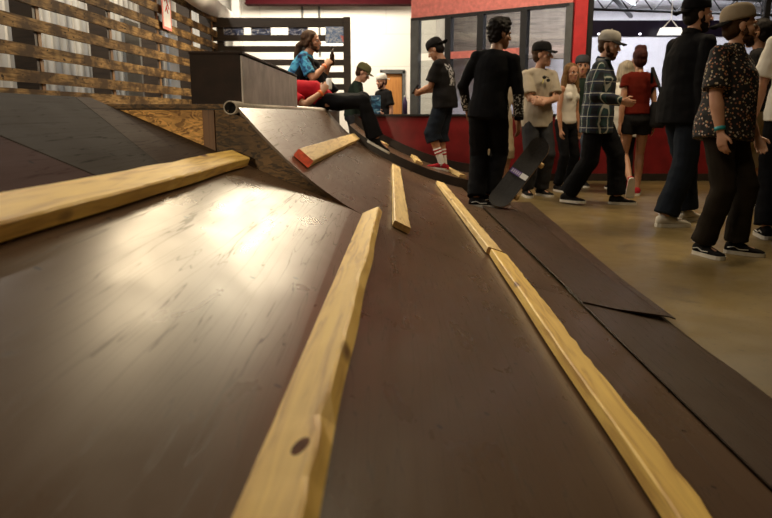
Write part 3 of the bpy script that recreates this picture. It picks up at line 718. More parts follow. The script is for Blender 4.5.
def person(name_label, loc, yaw, H=1.75, skin='pale', **k):
    """builds a dressed figure; local +Y is the facing direction, +X its right hand side"""
    g = k.get
    s = H*g('hk', 1.018)/1.75; coarse = g('coarse', 1.0); bw = g('build', 1.0); fem = g('fem', False)
    root = thing('person', name_label, 'person', loc, yaw)
    S = SK[skin]
    pel = V(g('pelvis', (0, 0, 0.95)))*s; lean = R(g('lean', 3)); tw = R(g('twist', 0)); side_lean = R(g('tilt', 0))
    sw = (0.145 if fem else 0.168)*s*min(bw, 1.22)
    # spine
    up0 = V((math.sin(side_lean), math.sin(lean*0.6), math.cos(lean*0.6))).normalized(); up1 = V((math.sin(side_lean*1.2), math.sin(lean*1.25), math.cos(lean*1.25))).normalized()
    waist = pel+up0*0.14*s; chest = waist+up1*0.2*s; shl = chest+up1*0.13*s; nb_ = shl+up1*0.045*s
    xr = V((math.cos(tw), math.sin(tw), 0)); xr = (xr-up1*xr.dot(up1)).normalized(); fw = up1.cross(xr)
    xm = (xr+V((1, 0, 0))).normalized()
    sh = {1: shl+xr*sw-up1*0.032*s, -1: shl-xr*sw-up1*0.032*s}
    hd_up = (up1*0.35+V((0, 0, 1))*0.65).normalized()
    neck_top = nb_+(hd_up*0.052+fw*0.018)*s
    hy, hp, hr = R(g('head_yaw', 0)), R(g('head_pitch', 0)), R(g('head_roll', 0))
    base = Matrix.Rotation(tw, 3, 'Z') if abs(lean) < 1.2 else Matrix((xr, up1.cross(xr), up1)).transposed()
    HR = base @ Matrix.Rotation(hy, 3, 'Z') @ Matrix.Rotation(hp, 3, 'X') @ Matrix.Rotation(hr, 3, 'Y')
    hs = (s*0.5+0.5)*1.04; hs *= (0.95 if fem else 1.0)
    hc = neck_top+HR @ V((0, 0.015, 0.085))*hs
    hf = lambda p: hc+HR @ (V(p)*hs)
    # arms and legs
    ua, fa = 0.29*s, 0.255*s; th_, sn_ = 0.435*s, 0.425*s
    arms = {}; legs = {}
    for sd, key in ((1, 'RW'), (-1, 'LW')):
        tgt = g(key, (sd*0.26, 0.05, 0.74)); pole = g(key+'p', (sd*0.5, -1, 0))
        e, w = ik(sh[sd], V(tgt)*s, ua, fa, pole); arms[sd] = (sh[sd], e, w)
    for sd, key in ((1, 'RA'), (-1, 'LA')):
        hip = pel+V((sd*0.088*s, 0, -0.03*s)); tgt = g(key, (sd*0.1, 0, 0.085)); pole = g(key+'p', (sd*0.12, 1, 0))
        kn, an = ik(hip, V(tgt)*s, th_, sn_, pole); legs[sd] = (hip, kn, an)
    # ---- body (skin)
    bm = B(); ws = 0.92*bw
    tube(bm, [pel-up0*0.02*s, pel+up0*0.03*s, waist, chest, shl, nb_], [(0.12*s, 0.085*s), (0.135*s*ws, 0.095*s*ws), (0.125*s*ws, 0.09*s*ws), (0.14*s*ws, 0.098*s*ws), (0.105*s, 0.068*s), (0.055*s, 0.055*s)], 16, xm)
    for sd in (1, -1):
        a, e, w = arms[sd]; ell(bm, a, (0.05 if g('sleeve') != 'none' else 0.055)*s)
        tube(bm, [lerp(shl, a, 0.3), a, lerp(a, e, 0.35), lerp(a, e, 0.8), e, lerp(e, w, 0.25), lerp(e, w, 0.65), w], [r*s*(0.85 if fem else 1)*(0.5+0.5*bw) for r in (0.045, 0.048, 0.048, 0.042, 0.039, 0.043, 0.034, 0.026)], 12)
        h, kn, an = legs[sd]; ell(bm, h, 0.085*s)
        tube(bm, [h+V((0, 0, 0.02)), lerp(h, kn, 0.3), lerp(h, kn, 0.75), kn, lerp(kn, an, 0.28), lerp(kn, an, 0.65), lerp(kn, an, 0.93), an], [r*s*(0.92 if fem else 1) for r in (0.088, 0.084, 0.064, 0.055, 0.06, 0.047, 0.036, 0.038)], 12)
        tdir = V(g('RT' if sd > 0 else 'LT', (sd*0.15, 1, 0))).normalized()
        tube(bm, [an-tdir*0.03*s-V((0, 0, 0.03*s)), an+tdir*0.06*s-V((0, 0, 0.04*s)), an+tdir*0.14*s-V((0, 0, 0.05*s))], [0.035*s, 0.034*s, 0.022*s], 10)
    parts = [voxel(bm, 0.011*coarse, 3)]
    # head
    bm = B()
    tube(bm, [nb_-up1*0.05*s, nb_, neck_top, hf((0, -0.02, -0.02))], [0.075*s, 0.058*s*(0.85 if fem else 1), 0.052*s*(0.85 if fem else 1), 0.05*s], 14)
    def he(c, r): ell(bm, hf(c), tuple(x*hs for x in r), HR, 16, 12)
    he((0, -0.014, 0.036), (0.076, 0.097, 0.084)); he((0, 0.02, -0.032), (0.062, 0.068, 0.076)); he((0, 0.045, -0.068), (0.044, 0.045, 0.045))
    he((0, 0.064, -0.098), (0.023, 0.021, 0.019))
    for q in (1, -1):
        he((q*0.04, 0.052, -0.022), (0.023, 0.024, 0.022)); he((q*0.03, 0.078, 0.022), (0.024, 0.012, 0.009))
        he((q*0.077, -0.008, -0.005), (0.009, 0.019, 0.031)); he((q*0.012, 0.098, -0.028), (0.009, 0.011, 0.008))
    tube(bm, [hf((0, 0.078, 0.024)), hf((0, 0.094, 0.0)), hf((0, 0.108, -0.024))], [0.008*hs, 0.0095*hs, 0.0125*hs], 10)
    he((0, 0.106, -0.026), (0.0125, 0.012, 0.011))
    he((0, 0.086, -0.055), (0.023, 0.009, 0.0065)); he((0, 0.084, -0.067), (0.02, 0.0095, 0.007))
    parts.append(voxel(bm, 0.0055*coarse, 2))
    for sd, kk in ((1, 'R'), (-1, 'L')):
        a, e, w = arms[sd]; fd = (w-e).normalized()
        hd = V(g(kk+'hd', tuple(fd))); pn = V(g(kk+'pn', (-sd, 0.2, 0.0)))
        if abs(hd.normalized().dot(pn.normalized())) > 0.95: pn = V((0, 0.3, -1))
        parts.append(make_hand(w+fd*0.005, hd, pn, sd, g(kk+'curl', g('curl', 0.55)), s*(0.9 if fem else 1), 0.005*coarse))
    bm = join(parts); me = bpy.data.meshes.new('body'); bm.to_mesh(me); bm.free()
    body = link('body', me, [S, LIP], root, True)
    lc = hf((0, 0.092, -0.061)); iv = HR.transposed()
    for p in me.polygons:
        q = iv @ (p.center-lc)
        if abs(q.x) < 0.024*hs and abs(q.z) < 0.011*hs and abs(q.y) < 0.02 and (q.x/0.024)**2+(q.z/0.011)**2 < hs: p.material_index = 1
    # eyes
    if g('face', True):
        for q in (1, -1):
            bm = B(); ell(bm, (0, 0, 0), 0.0115*hs, None, 14, 10)
            bmesh.ops.rotate(bm, matrix=Matrix.Rotation(-math.pi/2, 3, 'X'), verts=bm.verts)
            for f in bm.faces:
                if f.calc_center_median().normalized().y > 0.8: f.material_index = 1
            bmesh.ops.transform(bm, matrix=Matrix.Translation(hf((q*0.031, 0.0735, 0.003))) @ HR.to_4x4(), verts=bm.verts)
            from_bm('eye', bm, [EYE, IRIS], root, True)
            bm = B(); tube(bm, [hf((q*0.014, 0.089, 0.022)), hf((q*0.032, 0.09, 0.027)), hf((q*0.05, 0.076, 0.021))], [0.0025*hs, 0.0035*hs, 0.002*hs], 8)
            from_bm('eyebrow', bm, HA[g('haircol', 'brown')], root, True)
    # hair
    hk = g('hair', 'short'); hm = HA[g('haircol', 'brown')]
    def hl(bm, c, r): ell(bm, hf(c), tuple(x*hs for x in r), HR, 18, 14)
    bm = B()
    if hk in ('short', 'long', 'pony', 'bob'):
        hl(bm, (0, -0.026, 0.048), (0.083, 0.099, 0.084)); hl(bm, (0, -0.05, -0.01), (0.074, 0.06, 0.07))
    if hk == 'afro':
        hl(bm, (0, -0.022, 0.055), (0.093, 0.106, 0.092)); hl(bm, (0, -0.05, -0.005), (0.078, 0.064, 0.078)); hl(bm, (0, 0.01, 0.1), (0.075, 0.085, 0.055))
    if hk == 'updo':
        hl(bm, (0, -0.026, 0.05), (0.085, 0.1, 0.085)); hl(bm, (0, -0.05, -0.01), (0.076, 0.06, 0.075)); hl(bm, (0.0, 0.02, 0.13), (0.06, 0.07, 0.045)); hl(bm, (0.03, -0.02, 0.13), (0.04, 0.05, 0.04))
    if hk in ('long', 'bob'):
        ln = 0.30 if hk == 'long' else 0.14
        for q in (1, -1):
            tube(bm, [hf((q*0.06, -0.01, 0.09)), hf((q*0.085, -0.012, 0.0)), hf((q*0.09, -0.02, -0.1)), hf((q*0.09, 0.0, -0.12-ln*0.5)), hf((q*0.08, 0.02, -0.1-ln))], [0.03, 0.03, 0.034, 0.032, 0.012], 12)
        tube(bm, [hf((0, -0.06, 0.04)), hf((0, -0.09, -0.08)), hf((0, -0.09, -0.12-ln*0.4)), hf((0, -0.08, -0.08-ln))], [(0.07, 0.05), (0.085, 0.035), (0.08, 0.03), (0.05, 0.015)], 14, HR @ V((1, 0, 0)))
    if hk == 'pony':
        for q in (1, -1): tube(bm, [hf((q*0.055, 0.02, 0.08)), hf((q*0.08, -0.01, 0.0)), hf((q*0.07, -0.06, -0.06))], [0.02, 0.026, 0.02], 10)
        tube(bm, [hf((0, -0.09, 0.0)), hf((0, -0.15, -0.05)), hf((0.0, -0.17, -0.16)), hf((0, -0.16, -0.27)), hf((0, -0.13, -0.33))], [0.035, 0.045, 0.048, 0.04, 0.012], 12)
    if hk:
        me = voxel(bm, 0.008*coarse, 2, 0.012 if hk == 'afro' else 0.004, 30 if hk == 'afro' else 22)
        link('hair', me, hm, root, True)
    else: bm.free()
    if g('beard'):
        bm = B(); hl(bm, (0, 0.032, -0.07), (0.064, 0.05, 0.036)); hl(bm, (0, 0.06, -0.1), (0.032, 0.028, 0.026))
        for q in (1, -1): tube(bm, [hf((q*0.066, 0.005, 0.0)), hf((q*0.062, 0.02, -0.05))], [0.014*hs, 0.02*hs], 8)
        tube(bm, [hf((-0.025, 0.088, -0.05)), hf((0, 0.097, -0.045)), hf((0.025, 0.088, -0.05))], [0.006*hs]*3, 8)
        link('beard', voxel(bm, 0.006*coarse, 2, 0.003, 40), HA[g('beardcol', g('haircol', 'brown'))], root, True)
    # cap or beanie
    ck = g('cap')
    if ck:
        back = g('cap_back', False); cp = R(g('cap_pitch', 0)); CR = HR @ Matrix.Rotation(math.pi if back else 0, 3, 'Z') @ Matrix.Rotation(cp, 3, 'X')
        co = hf((0, -0.014, 0.036)); cf = lambda p: co+CR @ (V(p)*hs)
        bm = B(); N = 22; prof = [(1.0, -0.005), (1.01, 0.012), (1.0, 0.03), (0.95, 0.055), (0.82, 0.078), (0.6, 0.092), (0.3, 0.099), (0.02, 0.101)]
        rr = []
        for f_, z in prof:
            rr.append([bm.verts.new(cf((0.089*f_*math.cos(2*math.pi*i/N), 0.107*f_*math.sin(2*math.pi*i/N), z+0.012))) for i in range(N)])
        for a, b in zip(rr, rr[1:]):
            for i in range(N): bm.faces.new((a[i], a[(i+1) % N], b[(i+1) % N], b[i]))
        bm.faces.new(rr[0]); bm.faces.new(rr[-1])
        capo = from_bm('beanie' if ck == 'beanie' else 'cap', bm, CL[g('capcol', 'black')], root, True)
        if ck != 'beanie':
            bm = B(); top = []; bot = []; N = 12
            for j in range(5):
                q = j/4; rt = []; rb = []
                for i in range(N+1):
                    a = -1+2*i/N; x = a*0.078*(1-0.12*q); y = 0.107*math.sqrt(max(0, 1-(x/0.092)**2))*(1-q)+(0.178-0.03*a*a-0.02*abs(a)**3)*q
                    z = 0.008-0.012*q-0.016*a*a*(0.3+q*0.7)
                    rt.append(bm.verts.new(cf((x, y-0.004, z+0.006)))); rb.append(bm.verts.new(cf((x, y-0.004, z))))
                top.append(rt); bot.append(rb)
            for j in range(4):
                for i in range(N):
                    bm.faces.new((top[j][i], top[j][i+1], top[j+1][i+1], top[j+1][i])); bm.faces.new((bot[j][i], bot[j+1][i], bot[j+1][i+1], bot[j][i+1]))
            for i in range(N):
                bm.faces.new((top[4][i], top[4][i+1], bot[4][i+1], bot[4][i])); bm.faces.new((top[0][i], bot[0][i], bot[0][i+1], top[0][i+1]))
            for j in range(4):
                bm.faces.new((top[j][0], top[j+1][0], bot[j+1][0], bot[j][0])); bm.faces.new((top[j][N], bot[j][N], bot[j+1][N], top[j+1][N]))
            from_bm('brim', bm, CL[g('brimcol', g('capcol', 'black'))], capo, True)
            bm = B(); ell(bm, cf((0, 0, 0.114)), 0.008*hs); from_bm('button', bm, CL[g('capcol', 'black')], capo, True)
    # ---- shirt
    tk = g('top'); fold = g('fold', 0.006)
    if tk:
        bm = B(); e = g('loose', 1.0)*bw; hem = g('hem', 0.04); bel = g('belly', 0.0)
        hp_ = pel-up0*hem*s
        a0 = 0.9 if fem else 1.0
        tube(bm, [hp_, pel+up0*0.03*s, waist+fw*bel*0.5, chest+fw*bel*0.3, shl-up1*0.02*s, shl+up1*0.035*s, nb_+up1*(0.0 if g('collar') is None else 0.03)*s],
             [(0.182*s*e*a0, (0.134+bel)*s*e*a0), (0.178*s*e*a0, (0.132+bel)*s*e), (0.155*s*e*a0, (0.12+bel)*s*e*a0), (0.166*s*e*a0, (0.122+bel*0.5)*s*e), (0.15*s*a0, 0.098*s), (0.095*s, 0.074*s), (0.066*s, 0.064*s)], 20, xm)
        if fem:
            for q in (1, -1): ell(bm, chest+xr*q*0.065*s+fw*0.075*s+up1*0.01*s, (0.06*s, 0.06*s, 0.06*s))
        sl = g('sleeve', 'short')
        for sd in (1, -1):
            a, el_, w = arms[sd]
            if sl == 'none': continue
            ell(bm, a, 0.06*s*min(e, 1.06))
            if sl == 'short':
                tube(bm, [lerp(shl, a, 0.45), a, lerp(a, el_, 0.4), lerp(a, el_, g('slen', 0.8))], [0.07*s, 0.06*s*min(e, 1.06), 0.066*s*e, 0.074*s*e], 14)
            else:
                tube(bm, [lerp(shl, a, 0.45), a, lerp(a, el_, 0.5), el_, lerp(el_, w, 0.5), lerp(el_, w, 0.97)], [0.066*s, 0.058*s*min(e, 1.06), 0.057*s*e, 0.052*s*e, 0.046*s*e, 0.039*s*e], 14)
                ell(bm, el_, 0.054*s*e)
        me = voxel(bm, 0.0085*coarse, 3, fold)
        mats = [CL[tk]]; pr = g('print')
        so = link(g('topname', 'shirt'), me, mats, root, True)
        if pr:
            me.materials.append(CL[pr[0]])
            for p in me.polygons:
                if pr[1](p.center/s, p.normal): p.material_index = 1
        if g('collar'):
            bm = B()
            tube(bm, [nb_-up1*0.015*s-fw*0.01*s, nb_+up1*0.03*s], [(0.076*s, 0.074*s), (0.07*s, 0.068*s)], 16, xm)
            link('collar', voxel(bm, 0.007*coarse, 1), CL[g('collar')], so, True)
    # ---- trousers
    bk = g('bottom', 'black')
    if bk:
        bm = B(); e = g('baggy', 1.0); lenf = g('leglen', 1.0)   # 1 = to the ankle
        a0 = 0.95 if fem else 1.0
        tube(bm, [pel+up0*0.09*s, pel+up0*0.03*s, pel-V((0, 0, 0.05*s)), pel-V((0, 0, 0.1*s))], [(0.148*s*bw*a0, 0.112*s*bw), (0.158*s*bw, 0.122*s*bw), (0.165*s*bw, 0.125*s*bw), (0.13*s*bw, 0.11*s*bw)], 18, (1, 0, 0))
        for sd in (1, -1):
            h, kn, an = legs[sd]; hip_r, kr, ar = 0.096*s*bw, 0.074*s*e, 0.074*s*e
            ell(bm, h, hip_r)
            if lenf >= 0.9:
                end = lerp(kn, an, 0.97*lenf)
                tube(bm, [h+V((0, 0, 0.02)), lerp(h, kn, 0.4), kn, lerp(kn, an, 0.5), end], [hip_r, 0.086*s*(0.4+0.6*e), kr, 0.07*s*e, ar], 14); ell(bm, kn, kr)
            else:
                if lenf > 0.5:
                    tube(bm, [h+V((0, 0, 0.02)), lerp(h, kn, 0.5), kn, lerp(kn, an, (lenf-0.5)*2)], [hip_r, 0.096*s*e, 0.1*s*e, 0.105*s*e], 14)
                else:
                    tube(bm, [h+V((0, 0, 0.02)), lerp(h, kn, 0.4*lenf*2), lerp(h, kn, lenf*2)], [hip_r, 0.096*s*e, 0.098*s*e], 14)
        me = voxel(bm, 0.009*coarse, 3, fold*1.2, 8)
        link(g('botname', 'trousers' if lenf >= 0.9 else 'shorts'), me, CL[bk], root, True)
    # ---- socks and shoes
    for sd in (1, -1):
        h, kn, an = legs[sd]; kk = 'R' if sd > 0 else 'L'
        sl = g('sock')
        if sl:
            bm = B(); tube(bm, [an-V((0, 0, 0.03)), an, lerp(an, kn, sl*0.5), lerp(an, kn, sl)], [0.042*s, 0.041*s, 0.046*s, 0.056*s], 14)
            so = from_bm('sock', bm, CL['sock'], root, True)
            if g('sockband'):
                for f0 in (0.62, 0.82):
                    bm = B(); a = lerp(an, kn, sl*f0); b = lerp(an, kn, sl*(f0+0.09)); tube(bm, [a, b], [0.0525*s+0.004*f0, 0.0535*s+0.004*f0], 14)
                    from_bm('sock_stripe', bm, CL['stripered'], so, True)
        td = V(g(kk+'T', (sd*0.22, 1, 0))).normalized(); upv = V(g(kk+'U', (0, 0, 1))); rt = td.cross(upv).normalized(); upv = rt.cross(td).normalized()
        f = lambda x, y, z: an+rt*x*s+td*y*s+upv*(z-0.085)*s
        bm = B(); rr = []; N = 14
        for (y, w, zt_, zb) in ((-0.072, 0.016, 0.055, 0.03), (-0.064, 0.031, 0.083, 0.02), (-0.035, 0.039, 0.1, 0.02), (0.01, 0.041, 0.105, 0.02), (0.045, 0.041, 0.09, 0.02), (0.085, 0.045, 0.07, 0.02), (0.13, 0.048, 0.055, 0.02), (0.17, 0.042, 0.047, 0.02), (0.194, 0.026, 0.038, 0.022), (0.201, 0.01, 0.03, 0.024)):
            ring = []
            for i in range(N):
                a = 2*math.pi*i/N; x = math.cos(a)*w; zc = (zt_+zb)/2; z = zc+math.sin(a)*(zt_-zb)/2
                if math.sin(a) < 0: x = math.copysign(abs(math.cos(a))**0.5*w, math.cos(a))
                ring.append(bm.verts.new(f(x, y, z)))
            rr.append(ring)
        for a, b in zip(rr, rr[1:]):
            for i in range(N): bm.faces.new((a[i], a[(i+1) % N], b[(i+1) % N], b[i]))
        bm.faces.new(rr[0]); bm.faces.new(rr[-1])
        sho = from_bm('shoe', bm, CL[g('shoe', 'shoe')], root, True)
        bm = B(); out = []
        for (y, w) in ((-0.078, 0.0), (-0.072, 0.024), (-0.045, 0.039), (0.02, 0.041), (0.09, 0.047), (0.135, 0.051), (0.175, 0.045), (0.2, 0.027), (0.208, 0.0)): out.append((w, y))
        poly = out+[(-w, y) for w, y in out[-2:0:-1]]
        lo = [bm.verts.new(f(x, y, 0.001)) for x, y in poly]; hi = [bm.verts.new(f(x, y, 0.027)) for x, y in poly]
        bm.faces.new(lo); bm.faces.new(hi)
        for i in range(len(poly)): bm.faces.new((lo[i], lo[(i+1) % len(poly)], hi[(i+1) % len(poly)], hi[i]))
        from_bm('sole', bm, CL[g('sole', 'sole')], sho)
        if g('sidestripe'):
            for q in (1, -1):
                bm = B(); tube(bm, [f(q*0.041, -0.045, 0.05), f(q*0.0425, 0.0, 0.06), f(q*0.043, 0.04, 0.042), f(q*0.0475, 0.1, 0.046)], [(0.003*s, 0.006*s)]*4, 6, upv)
                from_bm('side_stripe', bm, CL['stripe'], sho)
    bd = g('band')
    if bd:
        a, el_, w = arms[bd[0]]; bm = B(); tube(bm, [lerp(w, el_, 0.06), lerp(w, el_, 0.16)], [0.034*s, 0.036*s], 16)
        from_bm('wristband', bm, CL[bd[1]], root, True)
    root['_h'] = 0
    del root['_h']
    return dict(root=root, arms=arms, legs=legs, hf=hf, HR=HR, shl=shl, chest=chest, pel=pel, s=s, fw=fw, xr=xr, up=up1, sh=sh)

def face(dx, dy): return math.atan2(dy, dx)-math.pi/2
def W2L(loc, yaw, p):
    return Matrix.Rotation(-yaw, 3, 'Z') @ (V(p)-V(loc))

def foot(px, py, z=0.0): return atZ(px, py, z)
# man in the tie dye shirt, seated on the deck with raised knees
P1 = person('person in a blue tie-dye t-shirt with a ponytail and beard, seated with raised knees', (-1.15, 8.75, DECK+0.1), face(1, -0.12), 1.72, 'tan', pelvis=(0, 0, 0.11), lean=24,
   RW=(0.1, 0.45, 0.42), LW=(-0.08, 0.46, 0.43), RWp=(0.6, -0.2, -1), LWp=(-0.6, -0.2, -1), RA=(0.12, 0.47, 0.085), LA=(-0.12, 0.5, 0.085), RAp=(0.1, 0.3, 1), LAp=(-0.1, 0.3, 1),
   hair='pony', haircol='brown', beard=True, top='tiedye', sleeve='short', bottom='jet', baggy=1.1, band=(1, 'orange'), curl=1.1, RT=(0.1, 1, 0), LT=(-0.1, 1, 0), coarse=1.1)
t = thing('low_block', 'low dark wooden block on the deck under the seated man', 'block', (-0.98, 8.75, DECK+0.001))
bm = B(); box(bm, (-0.5, -0.35, 0), (0.27, 0.35, 0.07), 0.003); from_bm('body', bm, M['darkwood'], t)
bm = B(); box(bm, (-0.51, -0.36, 0.0705), (0.28, 0.36, 0.097), 0.003); from_bm('lid', bm, M['darkwood'], t)
# reclining person in red
P2 = person('person in a red t-shirt leaning back behind the box, dark trousers over the ramp edge', (-0.70, 8.02, DECK), face(1, 0.02), 1.74, 'tan', pelvis=(0, 0, 0.105), lean=-72, head_pitch=-25, build=0.94,
   RW=(0.16, 0.0, 0.19), RWp=(0.5, -0.4, -0.6), LW=(-0.34, -0.3, 0.06), LWp=(-0.5, -1, 0.2), RA=(0.09, 0.585, -0.31), LA=(-0.12, 0.55, -0.29), RAp=(0.05, 0.7, 1), LAp=(-0.05, 0.7, 1),
   haircol='black', top='redtee', bottom='jet', baggy=1.15, band=(1, 'orange'), curl=1.2, RT=(0.05, 1, -0.55), LT=(-0.05, 1, -0.55), RU=(0, 0.55, 1), LU=(0, 0.55, 1), RAx=0, coarse=1.1, Rhd=(-0.1, 0.35, 0.6))
# two men behind the half wall
P3 = person('person in an olive cap looking down, standing behind the half wall', (-0.5, 10.55, 0), face(1, -0.1), 1.62, 'pale', head_pitch=-28, lean=10, RW=(0.16, 0.36, 1.0), LW=(-0.16, 0.36, 1.0),
   cap=True, capcol='olive', haircol='brown', top='darkgreen', bottom='charcoal', coarse=1.5)
P4 = person('person in a black t-shirt and backward white cap near the door', (-0.03, 12.7, 0), face(-0.75, -0.66), 1.56, 'pale', cap=True, cap_back=True, capcol='white', haircol='red', beard=True, beardcol='red', head_pitch=-8,
   top='black', bottom='black', coarse=1.6, RW=(0.26, 0.12, 0.78))
# man with the phone on the far ramp section
xs_ = 0.72; zs_ = z_quarter(xs_)+ZR
P5 = person('person in a black t-shirt and navy shorts looking at a phone on the far ramp', (xs_, 8.8, zs_), face(-0.92, 0.38), 1.58, 'tan', build=1.12, head_pitch=-30, lean=6, RW=(0.07, 0.33, 1.05), LW=(-0.05, 0.35, 1.05), RWp=(0.6, -0.6, -1), LWp=(-0.6, -0.6, -1),
   RA=(0.09, 0.02, 0.075), LA=(-0.09, 0.0, 0.105), cap=True, cap_back=True, capcol='black', haircol='black', top='black', loose=1.12, hem=0.12, bottom='navy', baggy=1.1, leglen=0.64, sock=0.5, sockband=True, shoe='shoered', curl=1.0,
   RT=(0.1, 1, 0.1), LT=(-0.1, 1, 0.1), **{'print': ('backprint', lambda p, n: n.y < -0.5 and 1.12 < p.z < 1.4 and -0.12 < p.x < 0.0)})
# skateboarder
P6 = person('person in black long sleeves with curly black hair, standing on a tilted skateboard', (0.905, 6.46, 0.064), face(0.3, 0.95), 1.68, 'brown', head_yaw=-52, head_pitch=-6, tilt=5, lean=4,
   RW=(0.3, 0.08, 0.74), LW=(-0.22, 0.2, 0.9), LWp=(-0.9, -0.5, 0), RWp=(0.7, -0.7, 0), RA=(0.04, 0.07, 0.1), LA=(-0.06, -0.06, 0.09), RAp=(0.2, 1, 0), LAp=(-0.1, 1, 0), pelvis=(0.02, 0, 0.925),
   RT=(1, 0.25, 0), LT=(1, 0.15, 0), hair='afro', haircol='black', top='jet', sleeve='long', hem=0.1, bottom='jet', sidestripe=True, sole='sole', loose=1.05, baggy=1.2,
   **{'print': ('sleeve', lambda p, n: abs(p.x) > 0.2 and 0.84 < p.z < 1.04 and n.y < 0.2)})
# arms crossed
P7 = person('person in a beige t-shirt and black cap with arms crossed', (1.67, 7.92, 0), face(0.3, -0.95), 1.64, 'pale', head_yaw=42, RW=(-0.075, 0.2, 1.11), LW=(0.075, 0.245, 1.07), RWp=(1, 0.1, -0.9), LWp=(-1, 0.1, -0.9), curl=1.1, Rhd=(-0.9, -0.3, 0.25), Lhd=(0.9, -0.3, 0.25), Rpn=(0, -1, 0), Lpn=(0, -1, 0),
   cap=True, capcol='black', haircol='brown', top='beige', loose=1.1, hem=0.14, bottom='charcoal', baggy=1.25)
P8 = person('woman with long highlighted hair in a white tank top', (2.13, 8.45, 0), face(0.55, -0.83), 1.47, 'tan', fem=True, head_yaw=-14, hair='long', haircol='blonde', top='white', sleeve='none', hem=0.02, bottom='jet', baggy=0.95, RW=(0.2, 0.1, 0.8), LW=(-0.2, 0.06, 0.8), topname='tank_top')
P9 = person('person in a dark grey beanie standing behind the woman in the tank top', (2.43, 8.98, 0), face(-0.2, -0.97), 1.58, 'tan', cap='beanie', capcol='greybeanie', haircol='black', top='darkgreen', bottom='jeans', coarse=1.3)
f10 = foot(592, 204)
P10 = person('person in a green plaid flannel shirt and grey cap walking right', (f10.x, f10.y, 0), face(0.87, -0.48), 1.70, 'pale', build=1.1, head_yaw=-8, head_pitch=-10, lean=3, LA=(-0.1, 0.22, 0.085), RA=(0.09, -0.24, 0.1), RAp=(0.1, 1, 0), RW=(0.2, 0.27, 1.04), RWp=(0.5, -1, -0.4), LW=(-0.2, 0.0, 0.8),
   cap=True, capcol='greycap', brimcol='black', haircol='brown', beard=True, top='plaid', sleeve='long', loose=1.12, hem=0.2, collar='navy', bottom='jet', baggy=1.3, pelvis=(0, 0, 0.93), curl=1.0)
P11 = person('person with pale hair in a long white t-shirt, back turned, beside the plaid shirt', (2.85, 8.55, 0), face(0.15, 0.98), 1.50, 'pale', hair='bob', haircol='ash', top='white', hem=0.22, loose=1.1, bottom='black', coarse=1.2)
P12 = person('woman in a rust red top and black shorts walking away with red hair pinned up', (2.79, 7.95, 0), face(0.12, 0.99), 1.60, 'tan', fem=True, hair='updo', haircol='red', top='rust', sleeve='short', slen=0.3, hem=-0.02, bottom='black', leglen=0.2, RA=(0.08, 0.06, 0.085), LA=(-0.08, -0.26, 0.2), LT=(0.05, 0.35, -0.95), LU=(0, 1, 0.35), shoe='shoered', baggy=1.05, RW=(0.22, 0.05, 0.78), LW=(-0.2, -0.05, 0.8))
f14 = foot(673, 224)
P14 = person('tall person in a black jacket and backward black cap with white shoes', (f14.x, f14.y, 0), face(0.93, 0.28), 1.84, 'pale', hk=1, build=1.1, head_yaw=-18, RA=(0.1, -0.16, 0.085), LA=(-0.1, 0.2, 0.085), cap=True, cap_back=True, cap_pitch=-6, capcol='jet', haircol='black', beard=True,
   top='jet', sleeve='long', loose=1.15, hem=0.16, collar='black', topname='jacket', bottom='navy', baggy=1.3, shoe='shoewhite', RW=(0.24, -0.02, 0.76), LW=(-0.26, 0.12, 0.8))
f15 = foot(712, 254)
P15 = person('person in a small flower print shirt and backward tan cap, hand in pocket', (f15.x, f15.y, 0), face(0.64, -0.77), 1.58, 'pale', hk=1, build=1.28, belly=0.02, lean=-2, tilt=-7, head_yaw=40, head_pitch=3, RW=(0.235, 0.09, 0.86), RWp=(0.9, -0.9, 0), LW=(-0.26, 0.12, 0.85), RA=(0.1, -0.03, 0.085), LA=(-0.14, 0.1, 0.085),
   RT=(0.35, 1, 0), LT=(-0.2, 1, 0), cap=True, cap_back=True, cap_pitch=-8, capcol='tan', brimcol='black', haircol='brown', beard=True, top='floral', slen=0.85, loose=1.0, hem=0.12, collar='floral', bottom='brownpants', baggy=1.2, sidestripe=True, band=(1, 'teal'))
P16 = person('person in a white t-shirt and black trousers at the right edge of the crowd', (2.93, 5.12, 0), face(0.45, 0.9), 1.74, 'tan', haircol='brown', top='white', loose=1.1, hem=0.1, bottom='jet', baggy=1.2, sidestripe=True, LW=(-0.27, 0.1, 0.8))
P17 = person('person in khaki shorts and white striped socks behind the flower print shirt', (3.5, 6.75, 0), face(-0.8, 0.5), 1.76, 'tan', haircol='black', top='black', bottom='khaki', leglen=0.62, baggy=1.05, sock=0.48, sockband=True, sidestripe=True, RA=(0.12, -0.12, 0.085), LA=(-0.1, 0.12, 0.085))
P18 = person('person in khaki shorts mostly hidden behind the skateboarder', (1.42, 8.95, 0), face(0.1, -1), 1.55, 'tan', haircol='brown', top='beige', bottom='khaki', leglen=0.6, coarse=1.4)
